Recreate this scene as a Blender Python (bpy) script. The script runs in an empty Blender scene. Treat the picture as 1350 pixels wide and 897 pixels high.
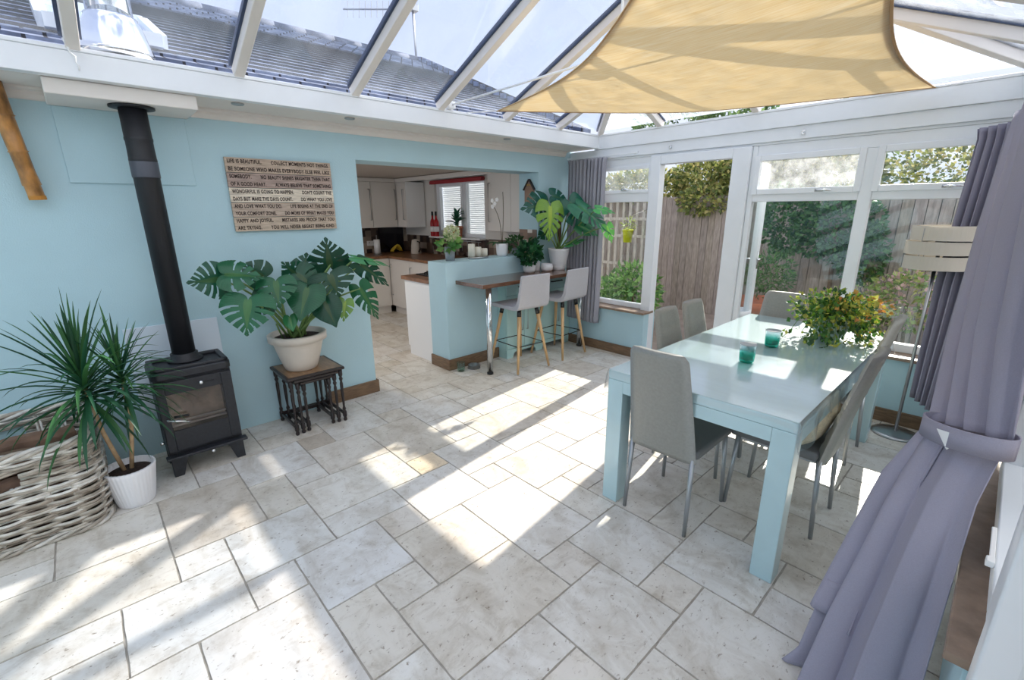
import bpy, math, random
from mathutils import Vector, Matrix, noise
from math import sin, cos, pi, radians as R
C = bpy.context.scene.collection
ORG = {}

# ------------------------------------------------------------------ mesh builder
class MB:
    def __init__(s): s.v=[]; s.f=[]; s.c=[]; s.cur=(1,1,1)
    def add(s, vs, fs):
        n=len(s.v); s.v+= [tuple(p) for p in vs]
        for f in fs: s.f.append(tuple(i+n for i in f)); s.c.append(s.cur)
        return s
    def box(s,x0,y0,z0,x1,y1,z1):
        if x0>x1:x0,x1=x1,x0
        if y0>y1:y0,y1=y1,y0
        if z0>z1:z0,z1=z1,z0
        return s.add([(x0,y0,z0),(x1,y0,z0),(x1,y1,z0),(x0,y1,z0),(x0,y0,z1),(x1,y0,z1),(x1,y1,z1),(x0,y1,z1)],
          [(0,3,2,1),(4,5,6,7),(0,1,5,4),(1,2,6,5),(2,3,7,6),(3,0,4,7)])
    def hexa(s,b,t):   # 4 bottom pts (ccw from above), 4 top pts
        return s.add(list(b)+list(t),[(0,3,2,1),(4,5,6,7),(0,1,5,4),(1,2,6,5),(2,3,7,6),(3,0,4,7)])
    def beam(s,a,b,w,h,up=(0,0,1),taper=1.0):
        a=Vector(a);b=Vector(b);d=(b-a).normalized();up=Vector(up)
        r=d.cross(up).normalized();u=r.cross(d)
        q=[]
        for p,k in ((a,1),(b,taper)):
            q.append([p+r*(sx*w*k/2)+u*(sy*h*k/2) for sx,sy in ((-1,-1),(1,-1),(1,1),(-1,1))])
        return s.add(q[0]+q[1],[(0,1,2,3),(7,6,5,4),(0,4,5,1),(1,5,6,2),(2,6,7,3),(3,7,4,0)])
    def tube(s,pts,r,n=8,cap=True):
        pts=[Vector(p) for p in pts]; m=len(pts)
        rs=r if isinstance(r,(list,tuple)) else [r]*m
        base=len(s.v); ref=None
        for i,p in enumerate(pts):
            d=(pts[min(i+1,m-1)]-pts[max(i-1,0)])
            d=d.normalized() if d.length>1e-9 else Vector((0,0,1))
            if ref is None: ref=Vector((0,0,1)) if abs(d.z)<.9 else Vector((1,0,0))
            a=d.cross(ref).normalized(); b=d.cross(a).normalized(); ref=-b if False else ref
            if a.length<.5: a=Vector((1,0,0))
            for k in range(n):
                t=2*pi*k/n; s.v.append(tuple(p+a*(cos(t)*rs[i])+b*(sin(t)*rs[i])))
        for i in range(m-1):
            for k in range(n):
                k2=(k+1)%n
                s.f.append((base+i*n+k,base+i*n+k2,base+(i+1)*n+k2,base+(i+1)*n+k)); s.c.append(s.cur)
        if cap:
            s.f.append(tuple(base+k for k in range(n))[::-1]); s.c.append(s.cur)
            s.f.append(tuple(base+(m-1)*n+k for k in range(n))); s.c.append(s.cur)
        return s
    def lathe(s,prof,c=(0,0,0),n=32,flute=0,fl=0,sx=1,sy=1):
        base=len(s.v); cx,cy,cz=c
        for r,z in prof:
            for k in range(n):
                t=2*pi*k/n; rr=r*(1+(fl*cos(flute*t) if flute and r>.01 else 0))
                s.v.append((cx+rr*cos(t)*sx,cy+rr*sin(t)*sy,cz+z))
        for i in range(len(prof)-1):
            for k in range(n):
                k2=(k+1)%n
                s.f.append((base+i*n+k,base+i*n+k2,base+(i+1)*n+k2,base+(i+1)*n+k)); s.c.append(s.cur)
        if prof[0][0]>1e-4: s.f.append(tuple(base+k for k in range(n))[::-1]); s.c.append(s.cur)
        if prof[-1][0]>1e-4: s.f.append(tuple(base+(len(prof)-1)*n+k for k in range(n))); s.c.append(s.cur)
        return s
    def prism(s,poly,z0,z1,ax='z'):
        def m(a,b,h): return {'z':(a,b,h),'y':(a,h,b),'x':(h,a,b)}[ax]
        n=len(poly)
        return s.add([m(a,b,z0) for a,b in poly]+[m(a,b,z1) for a,b in poly],
            [tuple(range(n))[::-1],tuple(range(n,2*n))]+[(i,(i+1)%n,n+(i+1)%n,n+i) for i in range(n)])
    def build(s,name,mat,parent=None,smooth=False,world=True,bevel=0,sub=0,solid=0,seg=2):
        o0=Vector((0,0,0))
        if world and parent is not None: o0=ORG.get(parent.name,Vector((0,0,0)))
        me=bpy.data.meshes.new(name)
        me.from_pydata([tuple(Vector(p)-o0) for p in s.v],[],s.f)
        if any(c!=(1,1,1) for c in s.c):
            at=me.color_attributes.new('Col','FLOAT_COLOR','CORNER')
            i=0
            for f,c in zip(s.f,s.c):
                for _ in f: at.data[i].color=(c[0],c[1],c[2],1); i+=1
        me.update()
        if smooth:
            for p in me.polygons: p.use_smooth=True
        me.materials.append(mat)
        o=bpy.data.objects.new(name,me); C.objects.link(o)
        if parent is not None:
            o.parent=parent; ORG[o.name]=o0.copy()
        if solid:
            m=o.modifiers.new('s','SOLIDIFY'); m.thickness=solid; m.offset=0
        if bevel:
            m=o.modifiers.new('b','BEVEL'); m.width=bevel; m.segments=seg; m.limit_method='ANGLE'
            for p in me.polygons: p.use_smooth=True
            try: m.harden_normals=True
            except Exception: pass
        if sub:
            m=o.modifiers.new('u','SUBSURF'); m.levels=sub; m.render_levels=sub
        return o

def thing(name,label,cat,loc=(0,0,0),group=None,rz=0):
    o=bpy.data.objects.new(name,None); C.objects.link(o); o.location=loc; o.rotation_euler=(0,0,rz)
    o.empty_display_size=.1
    o['label']=label; o['category']=cat
    if group: o['group']=group
    ORG[o.name]=Vector(loc)
    return o
def tag(o,label,cat,group=None,kind=None):
    o['label']=label; o['category']=cat
    if group: o['group']=group
    if kind: o['kind']=kind
    return o
def struct(o): o['kind']='structure'; return o
def sempty(name):
    o=bpy.data.objects.new(name,None); C.objects.link(o); o['kind']='structure'; ORG[o.name]=Vector((0,0,0)); return o
def copy_tree(o,parent=None):
    c=o.copy(); C.objects.link(c)
    if parent: c.parent=parent
    for ch in list(o.children): copy_tree(ch,c)
    return c
def place(o,loc,rz,label):
    o.location=loc; o.rotation_euler=(0,0,rz); o['label']=label

# ------------------------------------------------------------------ materials
def lin(r,g,b):
    f=lambda u:(u/255/12.92) if u/255<=.04045 else ((u/255+.055)/1.055)**2.4
    return (f(r),f(g),f(b),1)
def base(name):
    m=bpy.data.materials.new(name); m.use_nodes=True; nt=m.node_tree
    return m,nt,nt.nodes['Principled BSDF'],nt.nodes['Material Output']
def mat(name,col,rough=.5,metal=0,noise_s=0,noise_a=0,bump=0,bump_s=200,coat=0,stretch=None,vcol=False,trans=0,spec=.5,col2=None):
    m,nt,p,out=base(name); N=nt.nodes; L=nt.links
    c=col if len(col)==4 else (*col,1)
    p.inputs['Base Color'].default_value=c; p.inputs['Roughness'].default_value=rough; p.inputs['Metallic'].default_value=metal
    p.inputs['Specular IOR Level'].default_value=spec
    if coat: p.inputs['Coat Weight'].default_value=coat; p.inputs['Coat Roughness'].default_value=.08
    tc=N.new('ShaderNodeTexCoord'); src=tc.outputs['Object']
    if stretch:
        mp=N.new('ShaderNodeMapping'); mp.inputs['Scale'].default_value=stretch; L.new(src,mp.inputs[0]); src=mp.outputs[0]
    cs=None
    if vcol:
        at=N.new('ShaderNodeAttribute'); at.attribute_name='Col'; cs=at.outputs['Color']
    if noise_a:
        nz=N.new('ShaderNodeTexNoise'); nz.inputs['Scale'].default_value=noise_s; nz.inputs['Detail'].default_value=5; L.new(src,nz.inputs['Vector'])
        rp=N.new('ShaderNodeValToRGB'); rp.color_ramp.elements[0].position=.3; rp.color_ramp.elements[1].position=.7
        c2=col2 if col2 else tuple(max(0,x*(1-noise_a)) for x in c[:3])+(1,)
        if cs is None:
            rp.color_ramp.elements[0].color=c2; rp.color_ramp.elements[1].color=tuple(min(1,x*(1+noise_a*.5)) for x in c[:3])+(1,)
            L.new(nz.outputs['Fac'],rp.inputs[0]); cs=rp.outputs[0]
        else:
            rp.color_ramp.elements[0].color=(1-noise_a,)*3+(1,); rp.color_ramp.elements[1].color=(1+noise_a*.5,)*3+(1,)
            L.new(nz.outputs['Fac'],rp.inputs[0])
            mx=N.new('ShaderNodeMix'); mx.data_type='RGBA'; mx.blend_type='MULTIPLY'; mx.inputs[0].default_value=1
            L.new(cs,mx.inputs[6]); L.new(rp.outputs[0],mx.inputs[7]); cs=mx.outputs[2]
    if cs is not None: L.new(cs,p.inputs['Base Color'])
    if bump:
        nb=N.new('ShaderNodeTexNoise'); nb.inputs['Scale'].default_value=bump_s; nb.inputs['Detail'].default_value=3; L.new(src,nb.inputs['Vector'])
        bp=N.new('ShaderNodeBump'); bp.inputs['Strength'].default_value=bump; bp.inputs['Distance'].default_value=.01
        L.new(nb.outputs['Fac'],bp.inputs['Height']); L.new(bp.outputs[0],p.inputs['Normal'])
    if trans:
        tr=N.new('ShaderNodeBsdfTranslucent'); mx=N.new('ShaderNodeMixShader'); mx.inputs[0].default_value=trans
        if cs is not None: L.new(cs,tr.inputs['Color'])
        else: tr.inputs['Color'].default_value=c
        L.new(p.outputs[0],mx.inputs[1]); L.new(tr.outputs[0],mx.inputs[2]); L.new(mx.outputs[0],out.inputs['Surface'])
    return m
def schlick(nt,f0=.035,k=.8):
    N=nt.nodes;L=nt.links
    lw=N.new('ShaderNodeLayerWeight'); lw.inputs[0].default_value=.5
    pw=N.new('ShaderNodeMath'); pw.operation='POWER'; pw.inputs[1].default_value=5; L.new(lw.outputs['Facing'],pw.inputs[0])
    ma=N.new('ShaderNodeMath'); ma.operation='MULTIPLY_ADD'; ma.inputs[1].default_value=k; ma.inputs[2].default_value=f0; L.new(pw.outputs[0],ma.inputs[0])
    return ma.outputs[0]
def glass(name,tint=(.97,.985,.98),rough=.0,refl=1.0,f0=.035,haze=0,haze_s=3,haze_col=(.9,.95,1),stretch=(1,1,1)):
    m,nt,p,out=base(name); N=nt.nodes; L=nt.links; N.remove(p)
    t=N.new('ShaderNodeBsdfTransparent'); t.inputs[0].default_value=(*tint,1)
    g=N.new('ShaderNodeBsdfGlossy'); g.inputs['Roughness'].default_value=rough; g.inputs[0].default_value=(refl,refl,refl,1)
    fr=schlick(nt,f0)
    mx=N.new('ShaderNodeMixShader'); L.new(fr,mx.inputs[0]); L.new(t.outputs[0],mx.inputs[1]); L.new(g.outputs[0],mx.inputs[2])
    last=mx.outputs[0]
    if haze:
        tc=N.new('ShaderNodeTexCoord'); mp=N.new('ShaderNodeMapping'); mp.inputs['Scale'].default_value=stretch
        nz=N.new('ShaderNodeTexNoise'); nz.inputs['Scale'].default_value=haze_s; nz.inputs['Detail'].default_value=8; nz.inputs['Roughness'].default_value=.65
        L.new(tc.outputs['Object'],mp.inputs[0]); L.new(mp.outputs[0],nz.inputs['Vector'])
        rp=N.new('ShaderNodeMapRange'); rp.inputs['From Min'].default_value=.4; rp.inputs['From Max'].default_value=.75; rp.inputs['To Min'].default_value=haze*.25; rp.inputs['To Max'].default_value=haze
        L.new(nz.outputs['Fac'],rp.inputs[0])
        tl=N.new('ShaderNodeBsdfTranslucent'); tl.inputs[0].default_value=(*haze_col,1)
        df=N.new('ShaderNodeBsdfDiffuse'); df.inputs[0].default_value=(*haze_col,1)
        ms=N.new('ShaderNodeMixShader'); ms.inputs[0].default_value=.4; L.new(tl.outputs[0],ms.inputs[1]); L.new(df.outputs[0],ms.inputs[2])
        m2=N.new('ShaderNodeMixShader'); L.new(rp.outputs[0],m2.inputs[0]); L.new(last,m2.inputs[1]); L.new(ms.outputs[0],m2.inputs[2]); last=m2.outputs[0]
    L.new(last,out.inputs['Surface'])
    return m
def mosaic(name,cell,cols,rough=.35):
    m,nt,p,out=base(name); N=nt.nodes; L=nt.links
    tc=N.new('ShaderNodeTexCoord'); mp=N.new('ShaderNodeMapping'); mp.inputs['Location'].default_value=(.013,.013,.013)
    L.new(tc.outputs['Object'],mp.inputs[0])
    sn=N.new('ShaderNodeVectorMath'); sn.operation='SNAP'; sn.inputs[1].default_value=(cell,)*3; L.new(mp.outputs[0],sn.inputs[0])
    wn=N.new('ShaderNodeTexWhiteNoise'); L.new(sn.outputs[0],wn.inputs['Vector'])
    rp=N.new('ShaderNodeValToRGB'); rp.color_ramp.interpolation='CONSTANT'
    el=rp.color_ramp.elements
    while len(el)<len(cols): el.new(.5)
    for i,c in enumerate(cols): el[i].position=i/len(cols); el[i].color=c
    L.new(wn.outputs['Value'],rp.inputs[0]); L.new(rp.outputs[0],p.inputs['Base Color']); p.inputs['Roughness'].default_value=rough
    return m

M={}
M['wall']=mat('wall_paint',lin(184,215,225),.75,noise_s=3,noise_a=.04,bump=.15,bump_s=140)
M['upvc']=mat('white_upvc',lin(238,242,246),.3,noise_s=5,noise_a=.03)
M['cream']=mat('cream_painted_board',lin(232,226,220),.55,noise_s=4,noise_a=.05)
M['cap']=mat('glazing_gasket',lin(54,68,96),.4)
M['brownwood']=mat('brown_skirting',lin(128,102,78),.5,noise_s=12,noise_a=.35,stretch=(1,1,6))
M['sill']=mat('brown_sill',lin(150,128,110),.4,noise_s=18,noise_a=.3,stretch=(1,1,1),bump=.2,bump_s=60)
M['walnut']=mat('bar_walnut',lin(112,78,58),.22,noise_s=8,noise_a=.45,stretch=(6,1,6),coat=.5)
M['worktop']=mat('kitchen_worktop',lin(140,98,68),.3,noise_s=14,noise_a=.45)
M['black']=mat('stove_black',lin(38,40,46),.45,noise_s=60,noise_a=.3,bump=.25,bump_s=350)
M['blackgloss']=mat('black_gloss',lin(22,22,24),.25)
M['flue']=mat('flue_black',lin(30,31,36),.5,bump=.2,bump_s=300)
M['chrome']=mat('chrome',lin(225,228,230),.12,metal=1)
M['steel']=mat('brushed_steel',lin(180,182,184),.32,metal=1)
M['darkwood']=mat('dark_stained_wood',lin(40,32,32),.35,noise_s=20,noise_a=.3)
M['tablewood']=mat('nest_table_top',lin(148,112,78),.35,noise_s=10,noise_a=.35,stretch=(1,6,1),coat=.3)
M['potbeige']=mat('beige_pot',lin(212,203,192),.55,noise_s=8,noise_a=.06)
M['potwhite']=mat('white_pot',lin(236,236,240),.45)
M['potgrey']=mat('grey_concrete_pot',lin(150,158,165),.7,noise_s=40,noise_a=.15)
M['terracotta']=mat('terracotta',lin(190,112,80),.7,noise_s=12,noise_a=.15)
M['soil']=mat('soil',lin(52,36,30),.95,noise_s=60,noise_a=.6,bump=.8,bump_s=90)
M['leafdark']=mat('monstera_leaf',(1,1,1),.28,vcol=True,noise_s=14,noise_a=.15,trans=.18)
M['leaf']=mat('small_leaf',(1,1,1),.5,vcol=True,trans=.3)
M['stem']=mat('green_stem',lin(110,140,80),.5)
M['bark']=mat('pale_bark',lin(190,160,125),.8,noise_s=30,noise_a=.3,bump=.4,bump_s=80)
M['darkbark']=mat('dark_bark',lin(105,80,60),.85,noise_s=30,noise_a=.4,bump=.5,bump_s=60)
M['wicker']=mat('white_washed_wicker',(1,1,1),.7,vcol=True,noise_s=25,noise_a=.25)
M['tableaqua']=mat('aqua_table_paint',lin(188,217,223),.3,noise_s=6,noise_a=.06,coat=.7,stretch=(1,6,1))
M['film']=glass('clear_plastic_cover',(.97,.98,.99),.14,1.0,f0=.11)
M['leather']=mat('grey_faux_leather',lin(150,150,144),.42,noise_s=80,noise_a=.08,bump=.12,bump_s=400)
M['leatherdk']=mat('grey_seat_leather',lin(118,120,122),.5,bump=.12,bump_s=400)
M['chairleg']=mat('painted_steel_leg',lin(168,172,176),.35,metal=.6)
M['fabricgrey']=mat('stool_fabric',lin(190,190,196),.9,noise_s=250,noise_a=.15,bump=.2,bump_s=500)
M['oak']=mat('pale_oak_leg',lin(214,176,128),.5,noise_s=10,noise_a=.15,stretch=(6,6,1))
M['curtain']=mat('grey_curtain_fabric',lin(168,165,182),.9,noise_s=300,noise_a=.06,trans=.12,bump=.1,bump_s=400)
M['curtain2']=mat('grey_curtain_back',lin(168,168,178),.9,noise_s=300,noise_a=.06,trans=.2)
M['sail']=None
M['aqua']=mat('aqua_cabinet',lin(190,226,224),.45)
M['kitchen']=mat('kitchen_cream_gloss',lin(226,220,214),.3)
M['kitchenwhite']=mat('kitchen_white',lin(240,240,240),.35)
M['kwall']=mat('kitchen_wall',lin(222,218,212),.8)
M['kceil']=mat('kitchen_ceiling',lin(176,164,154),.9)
M['lampshade']=mat('lamp_shade_fabric',lin(236,230,220),.8,trans=.35)
M['cushion']=mat('cream_cushion',lin(228,214,182),.9,noise_s=120,noise_a=.15,bump=.5,bump_s=160)
M['candle']=mat('ivory_candle',lin(242,238,224),.5,trans=.1)
M['bamboo']=mat('bamboo',lin(186,130,66),.4,noise_s=9,noise_a=.75,stretch=(2,2,1),coat=.3)
M['fence']=mat('weathered_fence_board',(1,1,1),.85,vcol=True,noise_s=8,noise_a=.3,stretch=(6,6,1))
M['patio']=mat('patio_slab',lin(150,136,124),.8,noise_s=3,noise_a=.3,bump=.3,bump_s=30)
M['yellow']=mat('yellow_plastic',lin(212,214,50),.5,trans=.2)
M['rooftile']=None
M['frost']=glass('frosted_condensation_glass',(.95,.97,.98),.1,.7,haze=.42,haze_s=9,haze_col=(.95,.97,.98))
M['glass']=glass('window_glass',(.95,.97,.965),0,.9)
M['roofglass']=glass('roof_glass',(.93,.96,1.0),0,.9,haze=.10,haze_s=1.6,haze_col=(.85,.92,1),stretch=(.4,2,2))
M['roofglassdirty']=glass('roof_glass_streaked',(.93,.96,1.0),0,.9,haze=.5,haze_s=7,haze_col=(.9,.95,1),stretch=(1,1,1))
M['stoveglass']=glass('stove_glass',(.75,.72,.7),.02,1.0)
M['hearth']=mat('white_heat_board',lin(214,226,238),.3)
M['socket']=mat('white_plastic',lin(240,240,240),.4)
M['red']=mat('red_blind',lin(165,50,55),.7)
M['blindw']=mat('white_blind_slat',lin(245,247,250),.5,trans=.5)
M['rosebottle']=mat('rose_drink_bottle',lin(190,45,50),.15,trans=.3)
M['blackcap']=mat('bottle_cap',lin(20,20,22),.4)
M['cream_petal']=mat('cream_petal',lin(240,240,215),.7,trans=.3)
M['white_petal']=mat('white_petal',lin(250,250,250),.6,trans=.3)
M['banana']=mat('banana_yellow',lin(222,190,60),.5)
M['orange']=mat('orange_handle',lin(225,140,30),.5)
M['signink']=mat('sign_ink',lin(42,28,24),.8)
M['rope']=mat('white_cord',lin(240,240,240),.8)
M['slateblk']=mat('glass_splashback_black',lin(20,20,28),.12)
M['splash']=mosaic('dark_mosaic',.1,[lin(84,68,60),lin(44,36,36),lin(140,126,112),lin(104,86,74),lin(60,48,44),lin(172,158,144)])
M['mosaiclight']=mosaic('beige_mosaic',.075,[lin(176,150,124),lin(140,112,92),lin(206,196,184),lin(222,214,204),lin(120,98,82)])

def sail_mat():
    m,nt,p,out=base('woven_shade_cloth'); N=nt.nodes; L=nt.links
    tc=N.new('ShaderNodeTexCoord'); mp=N.new('ShaderNodeMapping'); mp.inputs['Rotation'].default_value=(0,0,.6); mp.inputs['Scale'].default_value=(3,45,3)
    nz=N.new('ShaderNodeTexNoise'); nz.inputs['Scale'].default_value=2.5; nz.inputs['Detail'].default_value=6
    L.new(tc.outputs['Object'],mp.inputs[0]); L.new(mp.outputs[0],nz.inputs['Vector'])
    rp=N.new('ShaderNodeValToRGB'); rp.color_ramp.elements[0].position=.3; rp.color_ramp.elements[1].position=.7
    rp.color_ramp.elements[0].color=lin(243,224,184); rp.color_ramp.elements[1].color=lin(253,242,218)
    L.new(nz.outputs['Fac'],rp.inputs[0]); L.new(rp.outputs[0],p.inputs['Base Color']); p.inputs['Roughness'].default_value=.9
    tr=N.new('ShaderNodeBsdfTranslucent'); L.new(rp.outputs[0],tr.inputs[0])
    mx=N.new('ShaderNodeMixShader'); mx.inputs[0].default_value=.55
    L.new(p.outputs[0],mx.inputs[1]); L.new(tr.outputs[0],mx.inputs[2]); L.new(mx.outputs[0],out.inputs['Surface'])
    return m
M['sail']=sail_mat()
def roof_mat():
    m,nt,p,out=base('grey_roof_tiles'); N=nt.nodes; L=nt.links
    tc=N.new('ShaderNodeTexCoord')
    mp=N.new('ShaderNodeMapping'); mp.inputs['Rotation'].default_value=(0,0,pi/2); L.new(tc.outputs['Object'],mp.inputs[0])
    bk=N.new('ShaderNodeTexBrick'); bk.inputs['Scale'].default_value=1; bk.inputs['Brick Width'].default_value=.18; bk.inputs['Row Height'].default_value=.1435
    bk.inputs['Mortar Size'].default_value=.009; bk.inputs['Color1'].default_value=lin(128,140,166); bk.inputs['Color2'].default_value=lin(92,104,130); bk.inputs['Mortar'].default_value=lin(36,40,50)
    L.new(mp.outputs[0],bk.inputs['Vector'])
    nz=N.new('ShaderNodeTexNoise'); nz.inputs['Scale'].default_value=9; nz.inputs['Detail'].default_value=8; L.new(tc.outputs['Object'],nz.inputs['Vector'])
    mx=N.new('ShaderNodeMix'); mx.data_type='RGBA'; mx.blend_type='OVERLAY'; mx.inputs[0].default_value=.9
    L.new(bk.outputs['Color'],mx.inputs[6]); L.new(nz.outputs['Fac'],mx.inputs[7]); L.new(mx.outputs[2],p.inputs['Base Color'])
    p.inputs['Roughness'].default_value=.7
    bp=N.new('ShaderNodeBump'); bp.inputs['Strength'].default_value=.7; bp.inputs['Distance'].default_value=.03; L.new(bk.outputs['Fac'],bp.inputs['Height']); bp.invert=True
    L.new(bp.outputs[0],p.inputs['Normal'])
    return m
M['rooftile']=roof_mat()
def floor_mat():
    m,nt,p,out=base('travertine'); N=nt.nodes; L=nt.links
    at=N.new('ShaderNodeAttribute'); at.attribute_name='Col'
    tc=N.new('ShaderNodeTexCoord')
    def nz(scale,det,st=(1,1,1),rough=.6,dist=0):
        mp=N.new('ShaderNodeMapping'); mp.inputs['Scale'].default_value=st; L.new(tc.outputs['Object'],mp.inputs[0])
        n=N.new('ShaderNodeTexNoise'); n.inputs['Scale'].default_value=scale; n.inputs['Detail'].default_value=det; n.inputs['Roughness'].default_value=rough; n.inputs['Distortion'].default_value=dist
        L.new(mp.outputs[0],n.inputs['Vector']); return n
    def ramp(n,e):
        r=N.new('ShaderNodeValToRGB'); el=r.color_ramp.elements
        while len(el)<len(e): el.new(.5)
        for i,(pp,c) in enumerate(e): el[i].position=pp; el[i].color=(c,c,c,1) if not isinstance(c,tuple) else c
        L.new(n.outputs['Fac'],r.inputs[0]); return r
    def mul(a,b,fac=1):
        mx=N.new('ShaderNodeMix'); mx.data_type='RGBA'; mx.blend_type='MULTIPLY'; mx.inputs[0].default_value=fac
        L.new(a,mx.inputs[6]); L.new(b,mx.inputs[7]); return mx.outputs[2]
    n1=nz(4,8,(1,1.6,1),.65,.6); n2=nz(55,6,(1,.6,1),.7,.3); n3=nz(11,9,(1.2,.7,1),.75,.8)
    r1=ramp(n1,[(.3,(.74,.70,.65,1)),(.55,(1,1,1,1)),(.8,(1.06,1.07,1.1,1))])
    r2=ramp(n2,[(.33,(.38,.31,.25,1)),(.40,(1,1,1,1))])
    r3=ramp(n3,[(.32,(.52,.45,.36,1)),(.50,(1,1,1,1))])
    c=mul(at.outputs['Color'],r1.outputs[0]); c=mul(c,r2.outputs[0],.85); c=mul(c,r3.outputs[0],.42)
    L.new(c,p.inputs['Base Color'])
    rr=ramp(n1,[(.3,.5),(.7,.30)]); L.new(rr.outputs[0],p.inputs['Roughness']); p.inputs['Specular IOR Level'].default_value=.55
    bp=N.new('ShaderNodeBump'); bp.inputs['Strength'].default_value=.35; bp.inputs['Distance'].default_value=.004; L.new(r2.outputs[0],bp.inputs['Height'])
    L.new(bp.outputs[0],p.inputs['Normal'])
    return m
M['floor']=floor_mat()
M['grout']=mat('grout',lin(172,165,154),.9,noise_s=20,noise_a=.3)

# ------------------------------------------------------------------ floor : french pattern travertine
def make_floor():
    UX,UY,X0,Y0=.20145,.2083,.473,.0493
    cell=[(0,2,2,4),(2,3,3,4),(2,2,4,3),(3,3,5,6),(1,0,4,2),(4,1,6,3),(5,3,6,5),(0,1,1,2),(-1,-1,1,1),(4,0,5,1),(0,4,1,5),(1,4,3,6)]
    rnd=random.Random(5)
    special={(1,0):(.70,.64,.56),(0,4):(.60,.53,.45),(4,6):(.84,.70,.52),(0,2):(.79,.77,.74),(6,2):(.77,.76,.74),(4,1):(.78,.77,.74)}
    tones=[(.78,.75,.70),(.75,.70,.63),(.79,.77,.73),(.74,.69,.61),(.77,.74,.70),(.72,.67,.59),(.79,.76,.70),(.76,.72,.65)]
    mb=MB(); g=.0030
    xmin,xmax,ymin,ymax=-3.6,3.95,-2.9,4.40
    for I in range(-5,5):
        for J in range(-4,5):
            for a,b,c,d in cell:
                a1,b1,c1,d1=a+6*I,b+6*J,c+6*I,d+6*J
                x0=X0+a1*UX; x1=X0+c1*UX; y0=Y0+b1*UY; y1=Y0+d1*UY
                x0=max(x0,xmin);x1=min(x1,xmax);y0=max(y0,ymin);y1=min(y1,ymax)
                if x1-x0<.02 or y1-y0<.02: continue
                t=special.get((a1,b1)) or rnd.choice(tones)
                k=rnd.uniform(.96,1.03); mb.cur=tuple(v*k for v in t)
                x0+=g;y0+=g;x1-=g;y1-=g
                # tumbled edge : irregular outline
                pts=[]
                def edge(p,q,n):
                    for i in range(n):
                        u=i/n; x=p[0]+(q[0]-p[0])*u; y=p[1]+(q[1]-p[1])*u
                        j=.0022 if i else .004
                        cx,cy=(x0+x1)/2,(y0+y1)/2
                        w=rnd.uniform(0,j); x+=(cx-x)/max(abs(cx-x),abs(cy-y),.01)*w; y+=(cy-y)/max(abs(cx-x),abs(cy-y),.01)*w
                        pts.append((x,y))
                nx=max(3,int((x1-x0)/.035)); ny=max(3,int((y1-y0)/.035))
                edge((x0,y0),(x1,y0),nx);edge((x1,y0),(x1,y1),ny);edge((x1,y1),(x0,y1),nx);edge((x0,y1),(x0,y0),ny)
                n=len(pts)
                mb.add([(x,y,-.004) for x,y in pts]+[(x,y,0) for x,y in pts],[tuple(range(n,2*n))]+[(i,(i+1)%n,n+(i+1)%n,n+i) for i in range(n)])
    fl=struct(mb.build('floor',M['floor']))
    s=MB().box(xmin,ymin,-.12,xmax,ymax,-.0035).build('floor_bed',M['grout'],fl)
make_floor()

# ------------------------------------------------------------------ walls
YW=4.30; XR=3.86
w=MB()
w.box(-.31,-2.9,0,0,1.755,2.235); w.box(-.31,1.755,1.99,0,3.87,2.235); w.box(-.31,3.87,0,0,4.52,2.235)
struct(w.build('wall_left',M['wall']))
struct(MB().box(-.31,2.572,0,0,3.87,1.10).build('wall_partition',M['wall'],bevel=.006))
w=MB(); w.box(0,YW,0,1.17,4.52,.50); w.box(2.02,YW,0,3.95,4.52,.50)
struct(w.build('wall_far',M['wall'],bevel=.004))
struct(MB().box(XR-.02,1.40,0,XR+.18,YW,.50).build('wall_right',M['wall'],bevel=.004))
struct(MB().box(-.31,-3.0,0,4.05,-2.9,2.235).build('wall_back',M['wall']))
b=MB(); b.box(-.31,1.735,0,.022,1.775,.11)
b=MB(); b.box(0,1.30,0,.02,1.775,.115); b.box(-.31,1.755,0,0,1.775,.115)
struct(b.build('baseboard_left',M['brownwood'],bevel=.004))
b=MB(); b.box(-.31,2.552,0,.02,2.572,.115); b.box(0,2.572,0,.02,3.235,.115)
struct(b.build('baseboard_partition',M['brownwood'],bevel=.004))
b=MB(); b.box(0,YW-.02,0,1.19,YW,.105); b.box(1.17,YW-.02,0,1.19,YW+.1,.105); b.box(2.0,YW-.02,0,3.84,YW,.105)
struct(b.build('baseboard_far',M['brownwood'],bevel=.004))
# window boards
def sillpart(name,a):
    struct(MB().box(*a).build(name,M['sill'],bevel=.006))
sillpart('trim_1',(0,YW-.045,.50,1.185,4.46,.525)); sillpart('trim_2',(2.02,YW-.045,.50,3.84,4.46,.525)); sillpart('trim_3',(XR-.06,1.385,.50,XR+.03,4.2,.528))
# soffit and covings
t=MB(); t.box(0,-2.9,2.2355,.355,4.40,2.25)
t.prism([(0,2.235),(.05,2.235),(.05,2.222),(.028,2.215),(.028,2.20),(.012,2.18),(0,2.175)],.68,4.30,'y')
t.prism([(0,2.235),(.05,2.235),(.05,2.222),(.028,2.215),(.028,2.20),(.012,2.18),(0,2.175)],-2.9,.02,'y')
struct(t.build('trim_4',M['cream']))
struct(MB().box(0,.02,2.16,.36,.66,2.235).build('trim_5',M['cream'],bevel=.006))
struct(MB().box(0,.035,1.76,.012,.64,2.16).build('trim_6',M['wall'],bevel=.003))
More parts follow.
